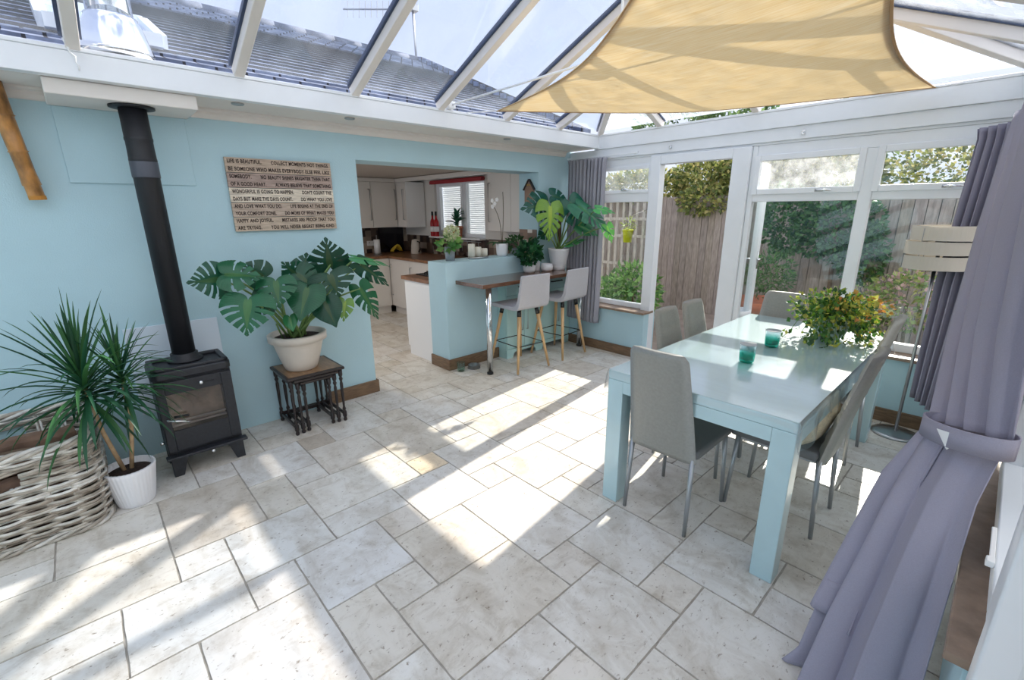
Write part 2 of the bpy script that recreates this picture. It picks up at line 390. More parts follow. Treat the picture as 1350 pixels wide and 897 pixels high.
# eaves beams
t=MB(); t.box(.36,-2.9,2.235,.42,4.44,2.352); t.box(.30,-2.9,2.352,.425,4.44,2.372)
struct(t.build('trim_7',M['upvc'],bevel=.004))
t=MB(); t.box(.36,4.38,2.225,3.72,4.46,2.352); t.box(.36,4.375,2.352,3.72,4.47,2.372)
t.box(0,4.40,2.125,3.9,4.47,2.225); t.box(0,4.42,2.105,3.9,4.47,2.125)
struct(t.build('trim_8',M['upvc'],bevel=.004))
t=MB(); t.box(3.63,-2.9,2.225,3.70,4.38,2.352); t.box(3.625,-2.9,2.352,3.74,4.38,2.372); t.box(3.70,-2.9,2.125,3.93,4.38,2.235)
struct(t.build('trim_9',M['upvc'],bevel=.004))
t=MB(); t.box(.36,-2.9,2.225,3.72,-2.84,2.372); struct(t.build('trim_10',M['upvc']))

# ------------------------------------------------------------------ windows
def win_frame(mb,x0,x1,z0,z1,y,wd,dp=.06):
    mb.box(x0,y,z0,x0+wd,y+dp,z1); mb.box(x1-wd,y,z0,x1,y+dp,z1); mb.box(x0+wd,y,z0,x1-wd,y+dp,z0+wd); mb.box(x0+wd,y,z1-wd,x1-wd,y+dp,z1)
YF=4.425
def handle(parent,x,z):
    h=MB(); h.box(x-.03,YF-.018,z-.010,x+.03,YF,z+.010); h.tube([(x,YF-.018,z),(x,YF-.04,z),(x+.02,YF-.045,z),(x+.09,YF-.045,z-.004)],.007,8)
    h.build('window_handle',M['chrome'],parent,smooth=True)
# window 1 (left of door)
w1=sempty('window_1')
f=MB(); win_frame(f,-.02,1.12,.525,2.105,YF,.055); f.box(.03,YF+.002,1.665,1.07,YF+.062,1.775)
f.box(.035,YF+.002,2.02,1.065,YF+.058,2.06)
f.build('window_frame',M['upvc'],w1,bevel=.006)
f=MB(); win_frame(f,.03,1.07,1.755,2.03,YF-.012,.035,.05); f.build('opener_frame',M['upvc'],w1,bevel=.005)
MB().box(.06,YF+.03,1.78,1.04,YF+.036,2.0).build('obscure_pane',glass('wiped_glass',(.95,.97,.97),0,.9,haze=.14,haze_s=6),w1)
MB().box(.03,YF+.03,.57,1.07,YF+.036,1.68).build('pane',M['glass'],w1)
handle(w1,.75,1.795)
# window 2 (right of door)
w2=sempty('window_2')
f=MB(); f.box(2.031,YF,.525,2.075,YF+.06,2.105); f.box(2.075,YF,.525,3.86,YF+.06,.59); f.box(2.84,YF,.59,2.925,YF+.062,2.015); f.box(3.80,YF,.59,3.86,YF+.06,2.105)
f.box(2.075,YF,1.645,2.84,YF+.06,1.73); f.box(2.925,YF,1.645,3.8,YF+.06,1.73); f.box(2.075,YF,2.015,3.8,YF+.06,2.105)
f.build('window_frame',M['upvc'],w2,bevel=.006)
for x0,x1 in ((2.065,2.85),(2.915,3.81)):
    f=MB(); win_frame(f,x0,x1,1.705,2.025,YF-.015,.045,.05); f.build('opener_frame',M['upvc'],w2,bevel=.005)
MB().box(2.10,YF+.02,1.74,2.82,YF+.026,1.99).build('obscure_pane',M['frost'],w2)
MB().box(2.95,YF+.02,1.74,3.78,YF+.026,1.99).build('pane',M['glass'],w2)
MB().box(2.075,YF+.03,.58,2.84,YF+.036,1.66).build('pane',M['glass'],w2)
MB().box(2.925,YF+.03,.58,3.8,YF+.036,1.66).build('pane',M['glass'],w2)
handle(w2,2.58,1.728); handle(w2,3.34,1.728)
# door frame and open leaf
d1=sempty('door_1')
f=MB(); f.box(1.06,YF-.03,0,1.175,YF+.07,2.105); f.box(1.875,YF-.03,0,2.03,YF+.07,2.105); f.box(1.175,YF-.03,2.02,1.875,YF+.07,2.105); f.box(1.175,YF-.01,0,1.875,YF+.07,.035)
f.build('door_frame',M['upvc'],d1,bevel=.006)
leaf=bpy.data.objects.new('door_leaf',None); C.objects.link(leaf); leaf.parent=d1; leaf.location=(1.90,YF+.08,0); leaf.rotation_euler=(0,0,R(90)); ORG[leaf.name]=Vector((0,0,0))
f=MB(); win_frame(f,0,.70,.045,2.01,-.03,.085,.06); f.build('leaf_frame',M['upvc'],leaf,bevel=.005)
MB().box(.08,-.004,.12,.62,.004,1.94).build('pane',M['glass'],leaf)
h=MB()
for s in (-1,1):
    h.box(.645,s*.03,.98,.67,s*.038,1.16); h.tube([(.657,s*.035,1.08),(.657,s*.07,1.08),(.56,s*.072,1.085)],.009,8)
h.build('door_handle',M['chrome'],leaf,smooth=True)
# right glazed wall
w3=sempty('window_3')
XF=XR+.015
f=MB()
def fr_x(mb,y0,y1,z0,z1,wd,x=XF,dp=.07):
    mb.box(x,y0,z0,x+dp,y0+wd,z1); mb.box(x,y1-wd,z0,x+dp,y1,z1); mb.box(x,y0+wd,z0,x+dp,y1-wd,z0+wd); mb.box(x,y0+wd,z1-wd,x+dp,y1-wd,z1)
fr_x(f,1.36,2.55,.525,2.105,.075); fr_x(f,2.55,4.42,.525,2.105,.075); f.box(XF,2.625,1.66,XF+.07,4.345,1.73)
f.build('window_frame',M['upvc'],w3,bevel=.008)
f=MB(); fr_x(f,1.44,2.47,.60,2.03,.06,XF-.02,.06); f.build('opener_frame',M['upvc'],w3,bevel=.006)
g=MB(); g.box(XF+.03,1.43,.6,XF+.036,2.48,2.04); g.box(XF+.03,2.62,.6,XF+.036,4.35,2.04); g.build('pane',M['glass'],w3)
h=MB(); h.box(XF-.032,1.66,.655,XF-.02,1.86,.661); h.box(XF-.038,1.64,.648,XF-.02,1.67,.668); h.build('stay_arm',M['socket'],w3,bevel=.003)
w4=sempty('door_2')
f=MB(); fr_x(f,-.7,1.36,.0,2.105,.09,XF-.03,.12); f.box(XF,.28,.09,XF+.07,.38,2.0); f.build('door_frame',M['upvc'],w4,bevel=.008)
MB().box(XF+.03,-.62,.08,XF+.036,1.28,2.02).build('pane',M['glass'],w4)
w5=sempty('window_4')
f=MB(); fr_x(f,-2.9,-.7,.525,2.105,.075); f.build('window_frame',M['upvc'],w5)
MB().box(XF+.03,-2.84,.6,XF+.036,-.76,2.04).build('pane',M['glass'],w5)
struct(MB().box(XR-.02,-2.9,0,XR+.18,-.70,.525).build('wall_right',M['wall']))

# ------------------------------------------------------------------ glazed roof
roof=sempty('ceiling')
XL,XRt,ZE,SL=.40,3.66,2.38,.435; XM=(XL+XRt)/2; YE=4.42; YR=YE-(XM-XL)*1.0
ZR=ZE+SL*(XM-XL)
def rafter(a,b,top=True):
    a=Vector(a);b=Vector(b)
    MB().beam(a,b,.056,.062).build('rafter',M['cream'],roof,bevel=.006)
    up=Vector((0,0,.045))
    MB().beam(a+up,b+up,.085,.028).build('glazing_bar',M['cap'],roof)
ys=[-2.70,-1.98,-1.27,-.55,.165,.885,1.60,2.31,3.02,3.73]
for y in ys:
    s=min(XM-XL,YE-y); rafter((XL,y,ZE),(XL+s,y,ZE+SL*s)); rafter((XRt,y,ZE),(XRt-s,y,ZE+SL*s))
rafter((XL,YE,ZE),(XM,YR,ZR)); rafter((XRt,YE,ZE),(XM,YR,ZR))
for x in (1.14,XM,2.92):
    s=min(x-XL,XRt-x); rafter((x,YE,ZE),(x,YE-s,ZE+SL*s))
MB().beam((XM,-2.9,ZR),(XM,YR+.06,ZR),.09,.11).build('ridge_beam',M['upvc'],roof,bevel=.01)
dz=Vector((0,0,.036))
def slope(pts,m,name='roof_pane'):
    P=[Vector(p)+dz for p in pts]; n=len(P); up=Vector((0,0,.006))
    MB().add(P+[p+up for p in P],[tuple(range(n))[::-1],tuple(range(n,2*n))]+[(i,(i+1)%n,n+(i+1)%n,n+i) for i in range(n)]).build(name,m,roof)
slope([(XL,-2.9,ZE),(XM,-2.9,ZR),(XM,YR,ZR),(XL,YE,ZE)],M['roofglass'])
slope([(XRt,-2.9,ZE),(XRt,YE,ZE),(XM,YR,ZR),(XM,-2.9,ZR)],M['roofglassdirty'])
slope([(XL,YE,ZE),(XM,YR,ZR),(XRt,YE,ZE)],M['roofglassdirty'])
# tie bar
tb=thing('roof_tie_rod','thin white tie rod crossing under the glass roof with a round boss','tie rod',(XM,2.40,2.41))
MB().tube([(XL+.02,2.40,2.405),(XM,2.40,2.425)],.008,8).build('rod',M['upvc'],tb,smooth=True)
MB().tube([(XM,2.40,2.425),(XRt-.02,2.40,2.405)],.008,8).build('rod',M['upvc'],tb,smooth=True)
MB().tube([(XM,2.40,2.425),(XM,2.40,ZR)],.007,8).build('hanger',M['upvc'],tb,smooth=True)
MB().lathe([(0,-.02),(.05,-.02),(.09,-.005),(.09,.008),(.04,.025),(0,.03)],(XM,2.40,2.425),24).build('boss',M['upvc'],tb,smooth=True)
MB().box(XL-.01,2.37,2.375,XL+.06,2.43,2.43).build('bracket',M['upvc'],tb,bevel=.008)

# ------------------------------------------------------------------ shade sail
def make_sail():
    A=Vector((.62,2.72,2.375)); B=Vector((3.18,4.28,2.34)); T=Vector((3.60,.75,2.42))
    cen=(A+B+T)/3; n=28; mb=MB(); idx={}
    def pos(i,j):
        a=i/n;b=j/n;c=1-a-b
        p=A*a+B*b+T*c
        # concave edges : pull towards the centroid where one weight is small
        ea=4*b*c; eb=4*a*c; ec=4*a*b
        wa=(1-a)**8*ea; wb=(1-b)**8*eb; wc=(1-c)**8*ec
        pull=.17*wa+.22*wb+.17*wc
        p=p+(cen-p)*pull
        p.z-=.17*(ea+eb+ec)/1.33*(1-.25*max(a,b,c))
        return p
    for i in range(n+1):
        for j in range(n+1-i):
            idx[i,j]=len(mb.v); mb.v.append(tuple(pos(i,j)))
    for i in range(n):
        for j in range(n-i):
            mb.f.append((idx[i,j],idx[i+1,j],idx[i,j+1])); mb.c.append((1,1,1))
            if j<n-i-1: mb.f.append((idx[i+1,j],idx[i+1,j+1],idx[i,j+1])); mb.c.append((1,1,1))
    t=thing('shade_sail','cream woven triangular shade sail stretched under the glass roof','shade sail',tuple(cen))
    mb.build('sail_cloth',M['sail'],t,smooth=True,solid=.002)
    hm=mat('sail_hem',lin(205,165,120),.85,trans=.15)
    for es in ([(i,0) for i in range(n+1)],[(0,j) for j in range(n+1)],[(i,n-i) for i in range(n+1)]):
        e=MB()
        for k in range(len(es)-1):
            p,q=pos(*es[k]),pos(*es[k+1]); ip=(cen-p).normalized()*.035; iq=(cen-q).normalized()*.035
            dn=Vector((0,0,-.004))
            e.add([p+dn,q+dn,q+iq+dn,p+ip+dn],[(0,1,2,3)])
        e.build('hem',hm,t,solid=.002)
    for c,tgt in ((A,Vector((.43,2.56,2.37))),(B,Vector((3.30,4.37,2.36))),(T,Vector((3.66,.68,2.40)))):
        m=MB(); d=(tgt-c).normalized(); m.tube([c-d*.02,tgt],.004,6); 
        m.build('cord',M['rope'],t,smooth=True)
        r=MB(); r.tube([c+Vector((.016*cos(a),.016*sin(a),0)) for a in [k*pi/6 for k in range(13)]],.003,6,cap=False); r.build('ring',M['chrome'],t,smooth=True)
make_sail()

# ------------------------------------------------------------------ foliage helpers
def basis(d,nrm):
    d=Vector(d).normalized(); nrm=Vector(nrm); s=d.cross(nrm).normalized(); n=s.cross(d).normalized(); return d,s,n
def monstera_leaf(mb,bp,tp,width,nrm=(1,-.5,.5),slots=4,rnd=None,col=(.02,.14,.07),droop=.12,heart=True):
    bp=Vector(bp);tp=Vector(tp);Ln=(tp-bp).length; d,s,n=basis(tp-bp,nrm)
    NS,NT=84,7
    out=[]
    for i in range(NS+1):
        u=i/NS                      # 0 = basal lobe, 1 = tip
        ang=pi*.93*(1-u)**1.15+.02     # angle from axis
        o=max(0.0,(u-.22)/.78)**1.25*.93          # origin along midrib
        # outline radius such that outline is heart/ovate
        r=(.50+.16*sin(pi*min(1,u*1.25)))*(1-u)**.55*1.0+.07
        r*=1-.38*max(0,-cos(ang))
        if u<.14: r*= .62+.38*(u/.14)
        out.append((o,ang,r))
    cr=[.36+.56*(k+.5)/slots+(rnd.uniform(-.02,.02)) for k in range(slots)] if slots else []
    cl=[.36+.56*(k+.5)/slots+(rnd.uniform(-.02,.02)) for k in range(slots)] if slots else []
    k=rnd.uniform(.8,1.25); basec=tuple(c*k for c in col)
    for side,cuts in ((1,cr),(-1,cl)):
        grid=[]
        for i,(o,ang,r) in enumerate(out):
            row=[]
            for j in range(NT+1):
                t=j/NT
                a=ang*(1-.12*t*t)
                x=o*Ln+cos(a)*r*Ln*t*.92; y=sin(a)*r*t*width*1.02*side
                z=-droop*Ln*(abs(y)/max(width,.01))**2*1.6 - droop*Ln*1.3*(max(0,x/Ln))**2 + .012*sin(i*2.1+j)*t*width*.6
                z+= .05*width*abs(sin(side*.3+abs(y)/max(width,.01)*5))
                row.append(len(mb.v)); mb.v.append(tuple(bp+d*x+s*y+n*z))
            grid.append(row)
        for i in range(NS):
            u=(i+.5)/NS
            for j in range(NT):
                t=(j+.5)/NT; cut=False
                for q in cuts:
                    if abs(u-q)<(.010+.010*t) and .26<t: cut=True
                if cut: continue
                f=(grid[i][j],grid[i+1][j],grid[i+1][j+1],grid[i][j+1])
                mb.f.append(f if side<0 else f[::-1])
                vein=1.7 if j==0 else 1
                mb.c.append((basec[0]*vein+(.03 if j==0 else 0),min(1,basec[1]*(1.35 if j==0 else 1)),basec[2]*(1.1)))
def petiole(mb,a,b,r=.008,bow=.1,n=9):
    a=Vector(a);b=Vector(b);pts=[]
    for i in range(n):
        t=i/(n-1); p=a.lerp(b,t); p.z+=bow*sin(pi*t)*(b-a).length; pts.append(p)
    mb.tube(pts,[r*(1.2-.5*i/(n-1)) for i in range(n)],7)
def strap_leaf(mb,o,az,el,L,w,droop,n=8,fold=.25):
    o=Vector(o);pts=[];d=Vector((cos(az)*cos(el),sin(az)*cos(el),sin(el)))
    p=o.copy();seg=L/n;dirs=[]
    for i in range(n+1):
        pts.append(p.copy());dirs.append(d.copy()); p=p+d*seg; d=(d+Vector((0,0,-droop*(.4+i/n)*2/n))).normalized()
    base=len(mb.v)
    for i,(q,dd) in enumerate(zip(pts,dirs)):
        t=i/n; ww=w*(.55+.9*t)*(1-t)**.7*1.2 if t>0 else w*.6
        ww=max(ww,.0008)
        s=dd.cross(Vector((0,0,1)));s=s.normalized() if s.length>.01 else Vector((1,0,0))
        u=s.cross(dd)
        mb.v+=[tuple(q-s*ww/2+u*ww*fold),tuple(q),tuple(q+s*ww/2+u*ww*fold)]
    for i in range(n):
        a=base+i*3
        for k in (0,1): mb.f.append((a+k,a+k+1,a+k+4,a+k+3)); mb.c.append(mb.cur)
def leaf_blob(mb,fn,n,size,cols,rnd,aspect=.6,hang=0):
    """fn() gives a point and an outward direction"""
    for _ in range(n):
        p,o=fn(); p=Vector(p);o=Vector(o)
        d=(o+Vector((rnd.gauss(0,.5),rnd.gauss(0,.5),rnd.gauss(0,.5)-hang))).normalized()
        s=d.cross(Vector((rnd.gauss(0,1),rnd.gauss(0,1),rnd.gauss(0,1)))); s=s.normalized() if s.length>.01 else Vector((1,0,0))
        L=size*rnd.uniform(.6,1.3); w_=L*aspect; u=s.cross(d)
        c=rnd.choice(cols); k=rnd.uniform(.75,1.3); mb.cur=tuple(min(1,x*k) for x in c)
        mb.add([p,p+d*L*.45+s*w_/2+u*L*.05,p+d*L-u*L*.12,p+d*L*.45-s*w_/2+u*L*.05],[(0,1,2,3)])
def ell(c,r,rnd,shell=.6):
    def f():
        while True:
            v=Vector((rnd.uniform(-1,1),rnd.uniform(-1,1),rnd.uniform(-1,1)))
            if shell<v.length<1: break
        return (c[0]+v.x*r[0],c[1]+v.y*r[1],c[2]+v.z*r[2]),v
    return f

# ------------------------------------------------------------------ monstera by the stove wall
def pot_taper(mb,c,rb,rt,h,wall=.012,rim=.0,n=48,flute=0,fl=0,soil=.88):
    prof=[(0,0),(rb*.96,0),(rb,.006)]
    for i in range(1,8): t=i/8; prof.append((rb+(rt-rb)*(t**.9),h*t))
    if rim: prof+=[(rt-.002,h-rim),(rt+.012,h-rim),(rt+.014,h-.004),(rt+.008,h),(rt-wall,h)]
    else: prof+=[(rt,h-.003),(rt-.003,h),(rt-wall,h)]
    prof+=[(rt-wall-.006,h*.84),(0,h*.84)]
    mb.lathe(prof,c,n,flute,fl)
G_D=(.008,.075,.034); G_M=(.014,.115,.042); G_L=(.12,.34,.05)
def monstera_a():
    P=(.21,1.07,.452); t=thing('potted_monstera','large split-leaf monstera in a beige pot standing on the nest of tables','potted plant',P)
    m=MB(); pot_taper(m,P,.112,.19,.275,rim=.05); m.build('pot',M['potbeige'],t,smooth=True)
    MB().lathe([(0,.02),(.12,.012),(.172,0)],(P[0],P[1],P[2]+.238),24).build('soil',M['soil'],t,smooth=True)
    rnd=random.Random(3); S=Vector((P[0],P[1],P[2]+.245))
    L=[((.35,.619,1.183),(.40,.442,1.19),.22,(.9,-.3,.2),5,G_D),((.40,.64,1.215),(.47,.836,1.20),.22,(.7,-.2,.7),4,G_M),
       ((.50,.719,1.056),(.57,.655,.855),.30,(.9,-.5,.35),5,G_M),((.46,.907,1.15),(.55,.877,1.00),.23,(.8,-.4,.5),4,G_M),
       ((.25,1.12,1.143),(.30,1.014,1.25),.19,(.9,-.3,.1),4,G_D),((.46,1.10,1.08),(.57,.985,.905),.235,(.8,-.4,.5),0,G_M),
       ((.46,.961,.90),(.52,.949,.818),.085,(.9,-.4,.3),0,(.03,.2,.06)),((.22,1.369,1.19),(.26,1.345,1.40),.28,(.9,-.3,-.15),5,G_D),
       ((.40,1.288,1.15),(.47,1.311,.998),.30,(.7,-.3,.7),4,G_D),((.48,1.199,.975),(.57,1.225,.808),.19,(.9,-.4,.35),0,G_D),
       ((.36,1.52,1.255),(.42,1.78,1.20),.10,(.4,-.2,.9),3,(.05,.24,.08)),((.36,1.55,1.20),(.42,1.75,1.02),.14,(.8,-.5,.4),4,G_D),
       ((.42,1.50,1.03),(.47,1.60,.775),.16,(.8,-.5,.3),5,G_M),((.44,1.363,.95),(.50,1.31,.825),.12,(.8,-.4,.2),3,(.16,.33,.05)),
       ((.33,1.089,1.168),(.40,1.20,1.047),.22,(.8,-.3,.5),3,G_D),((.22,1.42,1.25),(.27,1.53,1.17),.14,(.8,-.3,.2),3,G_D),
       ((.36,.78,1.03),(.43,.88,.95),.20,(.8,-.3,.4),3,G_D),((.12,.92,1.15),(.10,.80,1.25),.2,(.8,-.3,.3),3,G_D),((.14,1.2,1.15),(.10,1.25,1.3),.2,(.8,-.3,.3),3,G_D)]
    st=MB(); lf=MB()
    for b,tp,wd,nr,sl,col in L:
        b=Vector(b); a=S+Vector((rnd.uniform(-.05,.08),rnd.uniform(-.06,.06),-.01)); petiole(st,a,b,.008,.1)
        monstera_leaf(lf,b,tp,wd,nr,sl,rnd,col)
    for k in range(5):
        a=S+Vector((rnd.uniform(.0,.08),rnd.uniform(-.1,.02),-.01)); st.tube([a,a+Vector((.03,-.03,.08)),a+Vector((.05,-.05,.14))],.006,6)
    st.build('stems',M['stem'],t,smooth=True); lf.build('foliage',M['leafdark'],t,smooth=True)
monstera_a()
def monstera_b():
    P=(.15,4.06,.92); t=thing('potted_monstera','split-leaf monstera in a ribbed white pot at the far end of the bar','potted plant',P)
    m=MB(); pot_taper(m,P,.078,.125,.245,n=120,flute=0); m.build('pot',M['potwhite'],t,smooth=True)
    rb=MB()
    for z in (.03,.045,.06,.075): rb.lathe([(.080+z*.19,z),(.084+z*.19,z+.003),(.080+z*.19+.001,z+.006)],P,48)
    rb.build('pot_ribs',M['potwhite'],t,smooth=True)
    MB().lathe([(0,.01),(.08,.006),(.108,0)],(P[0],P[1],P[2]+.212),24).build('soil',M['soil'],t,smooth=True)
    rnd=random.Random(9); S=Vector((P[0],P[1],P[2]+.215)); st=MB(); lf=MB()
    L=[((.15,3.82,1.64),(.22,3.44,1.62),.32,(.8,-.3,.25),4,(.012,.12,.08)),((.14,3.95,1.74),(.20,4.17,1.70),.19,(.8,-.4,.4),3,(.012,.11,.07)),
       ((.27,3.77,1.62),(.35,3.70,1.28),.30,(.9,-.4,.1),5,(.22,.42,.05)),((.34,4.02,1.66),(.52,4.14,1.34),.30,(.7,-.5,.6),4,(.012,.14,.08)),
       ((.50,3.98,1.62),(.86,4.10,1.385),.26,(.3,-.4,1),5,(.02,.18,.08)),((.70,4.03,1.60),(.85,4.14,1.57),.11,(.5,-.6,.8),3,(.06,.34,.08)),
       ((.78,4.10,1.42),(.83,4.14,1.25),.12,(.7,-.7,.1),3,(.15,.5,.10)),((.28,4.08,1.22),(.44,4.20,1.29),.10,(.4,-.4,.9),3,(.05,.25,.07)),
       ((.45,4.06,1.42),(.62,4.18,1.33),.16,(.6,-.5,.5),3,(.03,.2,.07)),((.10,3.9,1.35),(.15,3.72,1.30),.14,(.8,-.3,.3),2,(.01,.08,.04))]
    for b,tp,wd,nr,sl,col in L:
        b=Vector(b); a=S+Vector((rnd.uniform(-.03,.03),rnd.uniform(-.03,.03),0)); petiole(st,a,b,.008,.06); monstera_leaf(lf,b,tp,wd,nr,sl,rnd,col)
    st.build('stems',M['stem'],t,smooth=True); lf.build('foliage',M['leafdark'],t,smooth=True)
    s=MB().tube([S,S+Vector((-.01,.02,.2)),S+Vector((.0,.01,.42))],[.022,.02,.015],8).build('trunk',M['darkbark'],t,smooth=True)
monstera_b()

# ------------------------------------------------------------------ nest of tables
def nest():
    specs=[('largest dark nest table with brown top under the monstera',.015,.415,.895,1.315,.45),('middle table of the dark nest, slid beneath the largest one',.03,.408,.942,1.268,.425),('smallest table of the dark nest, slid innermost under the monstera',.045,.40,.985,1.225,.40)]
    for lb,x0,x1,y0,y1,h in specs:
        t=thing('nest_table',lb,'side table',((x0+x1)/2,(y0+y1)/2,0),'nest of tables by the stove wall')
        m=MB(); m.box(x0,y0,h-.022,x1,y1,h); m.build('tabletop',M['darkwood'],t,bevel=.006)
        MB().box(x0+.02,y0+.02,h-.001,x1-.02,y1-.02,h+.0015).build('top_veneer',M['tablewood'],t)
        m=MB(); o=.022
        m.box(x0+o,y0+o,h-.05,x0+o+.015,y1-o,h-.022)
        for y in (y0+o,y1-o-.012): m.box(x0+o,y,h-.055,x1-o,y+.012,h-.022)
        m.build('apron',M['darkwood'],t)
        for x in (x0+o+.008,x1-o-.008):
            for y in (y0+o+.006,y1-o-.006):
                prof=[(0,0),(.012,0),(.015,.012),(.010,.028),(.016,.04),(.016,.075),(.009,.085),(.014,.10),(.008,.12),(.011,.20),(.012,h-.14),(.008,h-.12),(.015,h-.10),(.009,h-.085),(.016,h-.07),(.016,h-.022)]
                MB().lathe(prof,(x,y,0),12).build('leg',M['darkwood'],t,smooth=True)
        m=MB()
        for y in (y0+o,y1-o-.012): m.box(x0+o+.01,y,.045,x1-o-.01,y+.014,.072)
        m.box(x0+o,y0+o,.045,x0+o+.014,y1-o,.072)
        m.build('stretcher',M['darkwood'],t,bevel=.003)
nest()

# ------------------------------------------------------------------ wood stove
def stove():
    x0,x1,y0,y1,z0,z1=.15,.44,.155,.575,.13,.70
    t=thing('wood_stove','black wood burning stove with glass door and tall flue pipe','stove',((x0+x1)/2,(y0+y1)/2,0))
    m=MB(); m.box(x0,y0+.01,z0,x1-.10,y1-.01,z1-.06); m.box(x1-.0995,y0+.01,z0,x1-.015,.205,z1-.06); m.box(x1-.0995,.51,z0,x1-.015,y1-.01,z1-.06); m.box(x1-.0995,.2055,z0,x1-.015,.5095,.295); m.box(x1-.0995,.2055,.54,x1-.015,.5095,z1-.06); m.build('body',M['black'],t)
    # recessed top : raised lip
    m=MB(); c=.03
    for (a0,b0),(a1,b1) in (((x0,y0),(x1,y0)),((x1,y0),(x1,y1)),((x1,y1),(x0,y1)),((x0,y1),(x0,y0))):
        pass
    m.prism([(x0+c,y0),(x1-c,y0),(x1,y0+c),(x1,y1-c),(x1-c,y1),(x0+c,y1),(x0,y1-c),(x0,y0+c)],z1-.075,z1-.02)
    m.build('top_plate',M['black'],t,bevel=.012,seg=3)
    m=MB(); L=.03
    m.box(x0+.01,y0+.01,z1-.022,x1-.01,y0+.01+L,z1); m.box(x0+.01,y1-.01-L,z1-.022,x1-.01,y1-.01,z1); m.box(x1-.01-L,y0+.01,z1-.022,x1-.01,y1-.01,z1); m.box(x0+.01,y0+.01,z1-.022,x0+.01+L,y1-.01,z1)
    m.build('top_rim',M['black'],t,bevel=.008)
    # door
    d=MB(); a,b=y0+.012,y1-.012
    gy0,gy1,gz0,gz1=.21,.505,.30,.535
    d.box(x1-.015,a,z0+.035,x1+.005,gy0,z1-.085); d.box(x1-.015,gy1,z0+.035,x1+.005,b,z1-.085); d.box(x1-.015,gy0,z0+.035,x1+.005,gy1,gz0); d.box(x1-.015,gy0,gz1,x1+.005,gy1,z1-.085)
    door=d.build('door',M['black'],t,bevel=.004)
    # the glass shows the fireplace interior
    MB().box(x1-.006,gy0-.005,gz0-.005,x1-.002,gy1+.005,gz1+.005).build('door_glass',M['stoveglass'],door)
    fb=MB(); fb.box(x1-.098,gy0-.003,gz0-.003,x1-.090,gy1+.003,gz1+.003); fb.build('fire_bricks',mat('pale_fire_brick',lin(205,192,178),.9,noise_s=9,noise_a=.5),door)
    lg=MB(); lg.box(x1-.05,gy0,gz0+.012,x1-.035,gy1,gz0+.026); lg.box(x1-.05,gy0,gz0+.042,x1-.035,gy1,gz0+.052); lg.build('log_bar',M['steel'],door)
    h=MB(); h.tube([(x1+.005,.195,.385),(x1+.03,.195,.385)],.008,10); h.tube([(x1+.03,.19,.388),(x1+.034,.30,.352)],.007,10); h.build('door_handle',M['chrome'],door,smooth=True)
    h=MB(); h.tube([(x1+.03,.225,.40),(x1+.032,.30,.395)],.008,8); h.build('handle_grip',M['blackgloss'],door,smooth=True)
    k=MB(); k.lathe([(0,0),(.012,0),(.012,.012),(0,.014)],(0,0,0),16); k.v=[(x1+.005+z,.395+x,.575+y) for x,y,z in k.v]; k.build('air_knob',M['chrome'],t,smooth=True)
    MB().box(x1+.003,.40,.573,x1+.007,.465,.577).build('air_slot',M['blackgloss'],t)
    MB().box(x1-.01,y0-.01,z0,x1+.045,y1+.01,z0+.018).build('ash_lip',M['black'],t,bevel=.005)
    k=MB(); k.lathe([(0,0),(.011,0),(.011,.012),(0,.014)],(0,0,0),16); k.v=[(x1+.03+z,.385+x,z0-.012+y) for x,y,z in k.v]; k.build('ash_knob',M['chrome'],t,smooth=True)
    k=MB(); k.lathe([(0,0),(.010,0),(.010,.02),(0,.02)],(0,0,0),16); k.v=[(x1-.02+x,y0-z,.235+y) for x,y,z in k.v]; k.build('side_knob',M['chrome'],t,smooth=True)
    for x in (x0+.02,x1-.045):
        for y,s in ((y0+.012,1),(y1-.012,-1)):
            m=MB(); m.hexa([(x,y,0),(x+.05,y,0),(x+.05,y+s*.05,0),(x,y+s*.05,0)] if s>0 else [(x,y-.05,0),(x+.05,y-.05,0),(x+.05,y,0),(x,y,0)],
              [(x,y,z0),(x+.05,y,z0),(x+.05,y+.09,z0),(x,y+.09,z0)] if s>0 else [(x,y-.09,z0),(x+.05,y-.09,z0),(x+.05,y,z0),(x,y,z0)]); m.build('leg',M['black'],t,bevel=.003)
    fx,fy=.235,.365
    f=MB(); f.lathe([(.095,0),(.098,.012),(.075,.022),(.075,.05),(.066,.055)],(fx,fy,z1-.02),32); f.build('flue_collar',M['flue'],t,smooth=True)
    f=MB(); f.lathe([(.0635,z1-.02),(.0635,1.87),(.067,1.875),(.067,1.885),(.0655,1.89),(.0655,1.90),(.0645,1.94),(.0645,1.98),(.067,1.985),(.067,1.998),(.065,2.0),(.0645,2.15)],(fx,fy,0),32); f.build('flue_pipe',M['flue'],t,smooth=True)
    f=MB(); f.lathe([(.0665,1.785),(.0675,1.79),(.0675,1.868),(.0665,1.872)],(fx,fy,0),32); f.build('pipe_joint',mat('joint_black',lin(74,78,88),.45),t,smooth=True)
    f=MB(); f.lathe([(.066,0),(.105,0),(.105,-.01),(.066,-.012)],(fx,fy,2.16),32); f.build('ceiling_flange',M['flue'],t,smooth=True)
stove()
h=MB().box(0,.10,.30,.012,.615,.885).build('heat_board',M['hearth'],bevel=.003); tag(h,'pale glossy heat board fixed to the wall behind the stove','wall board')

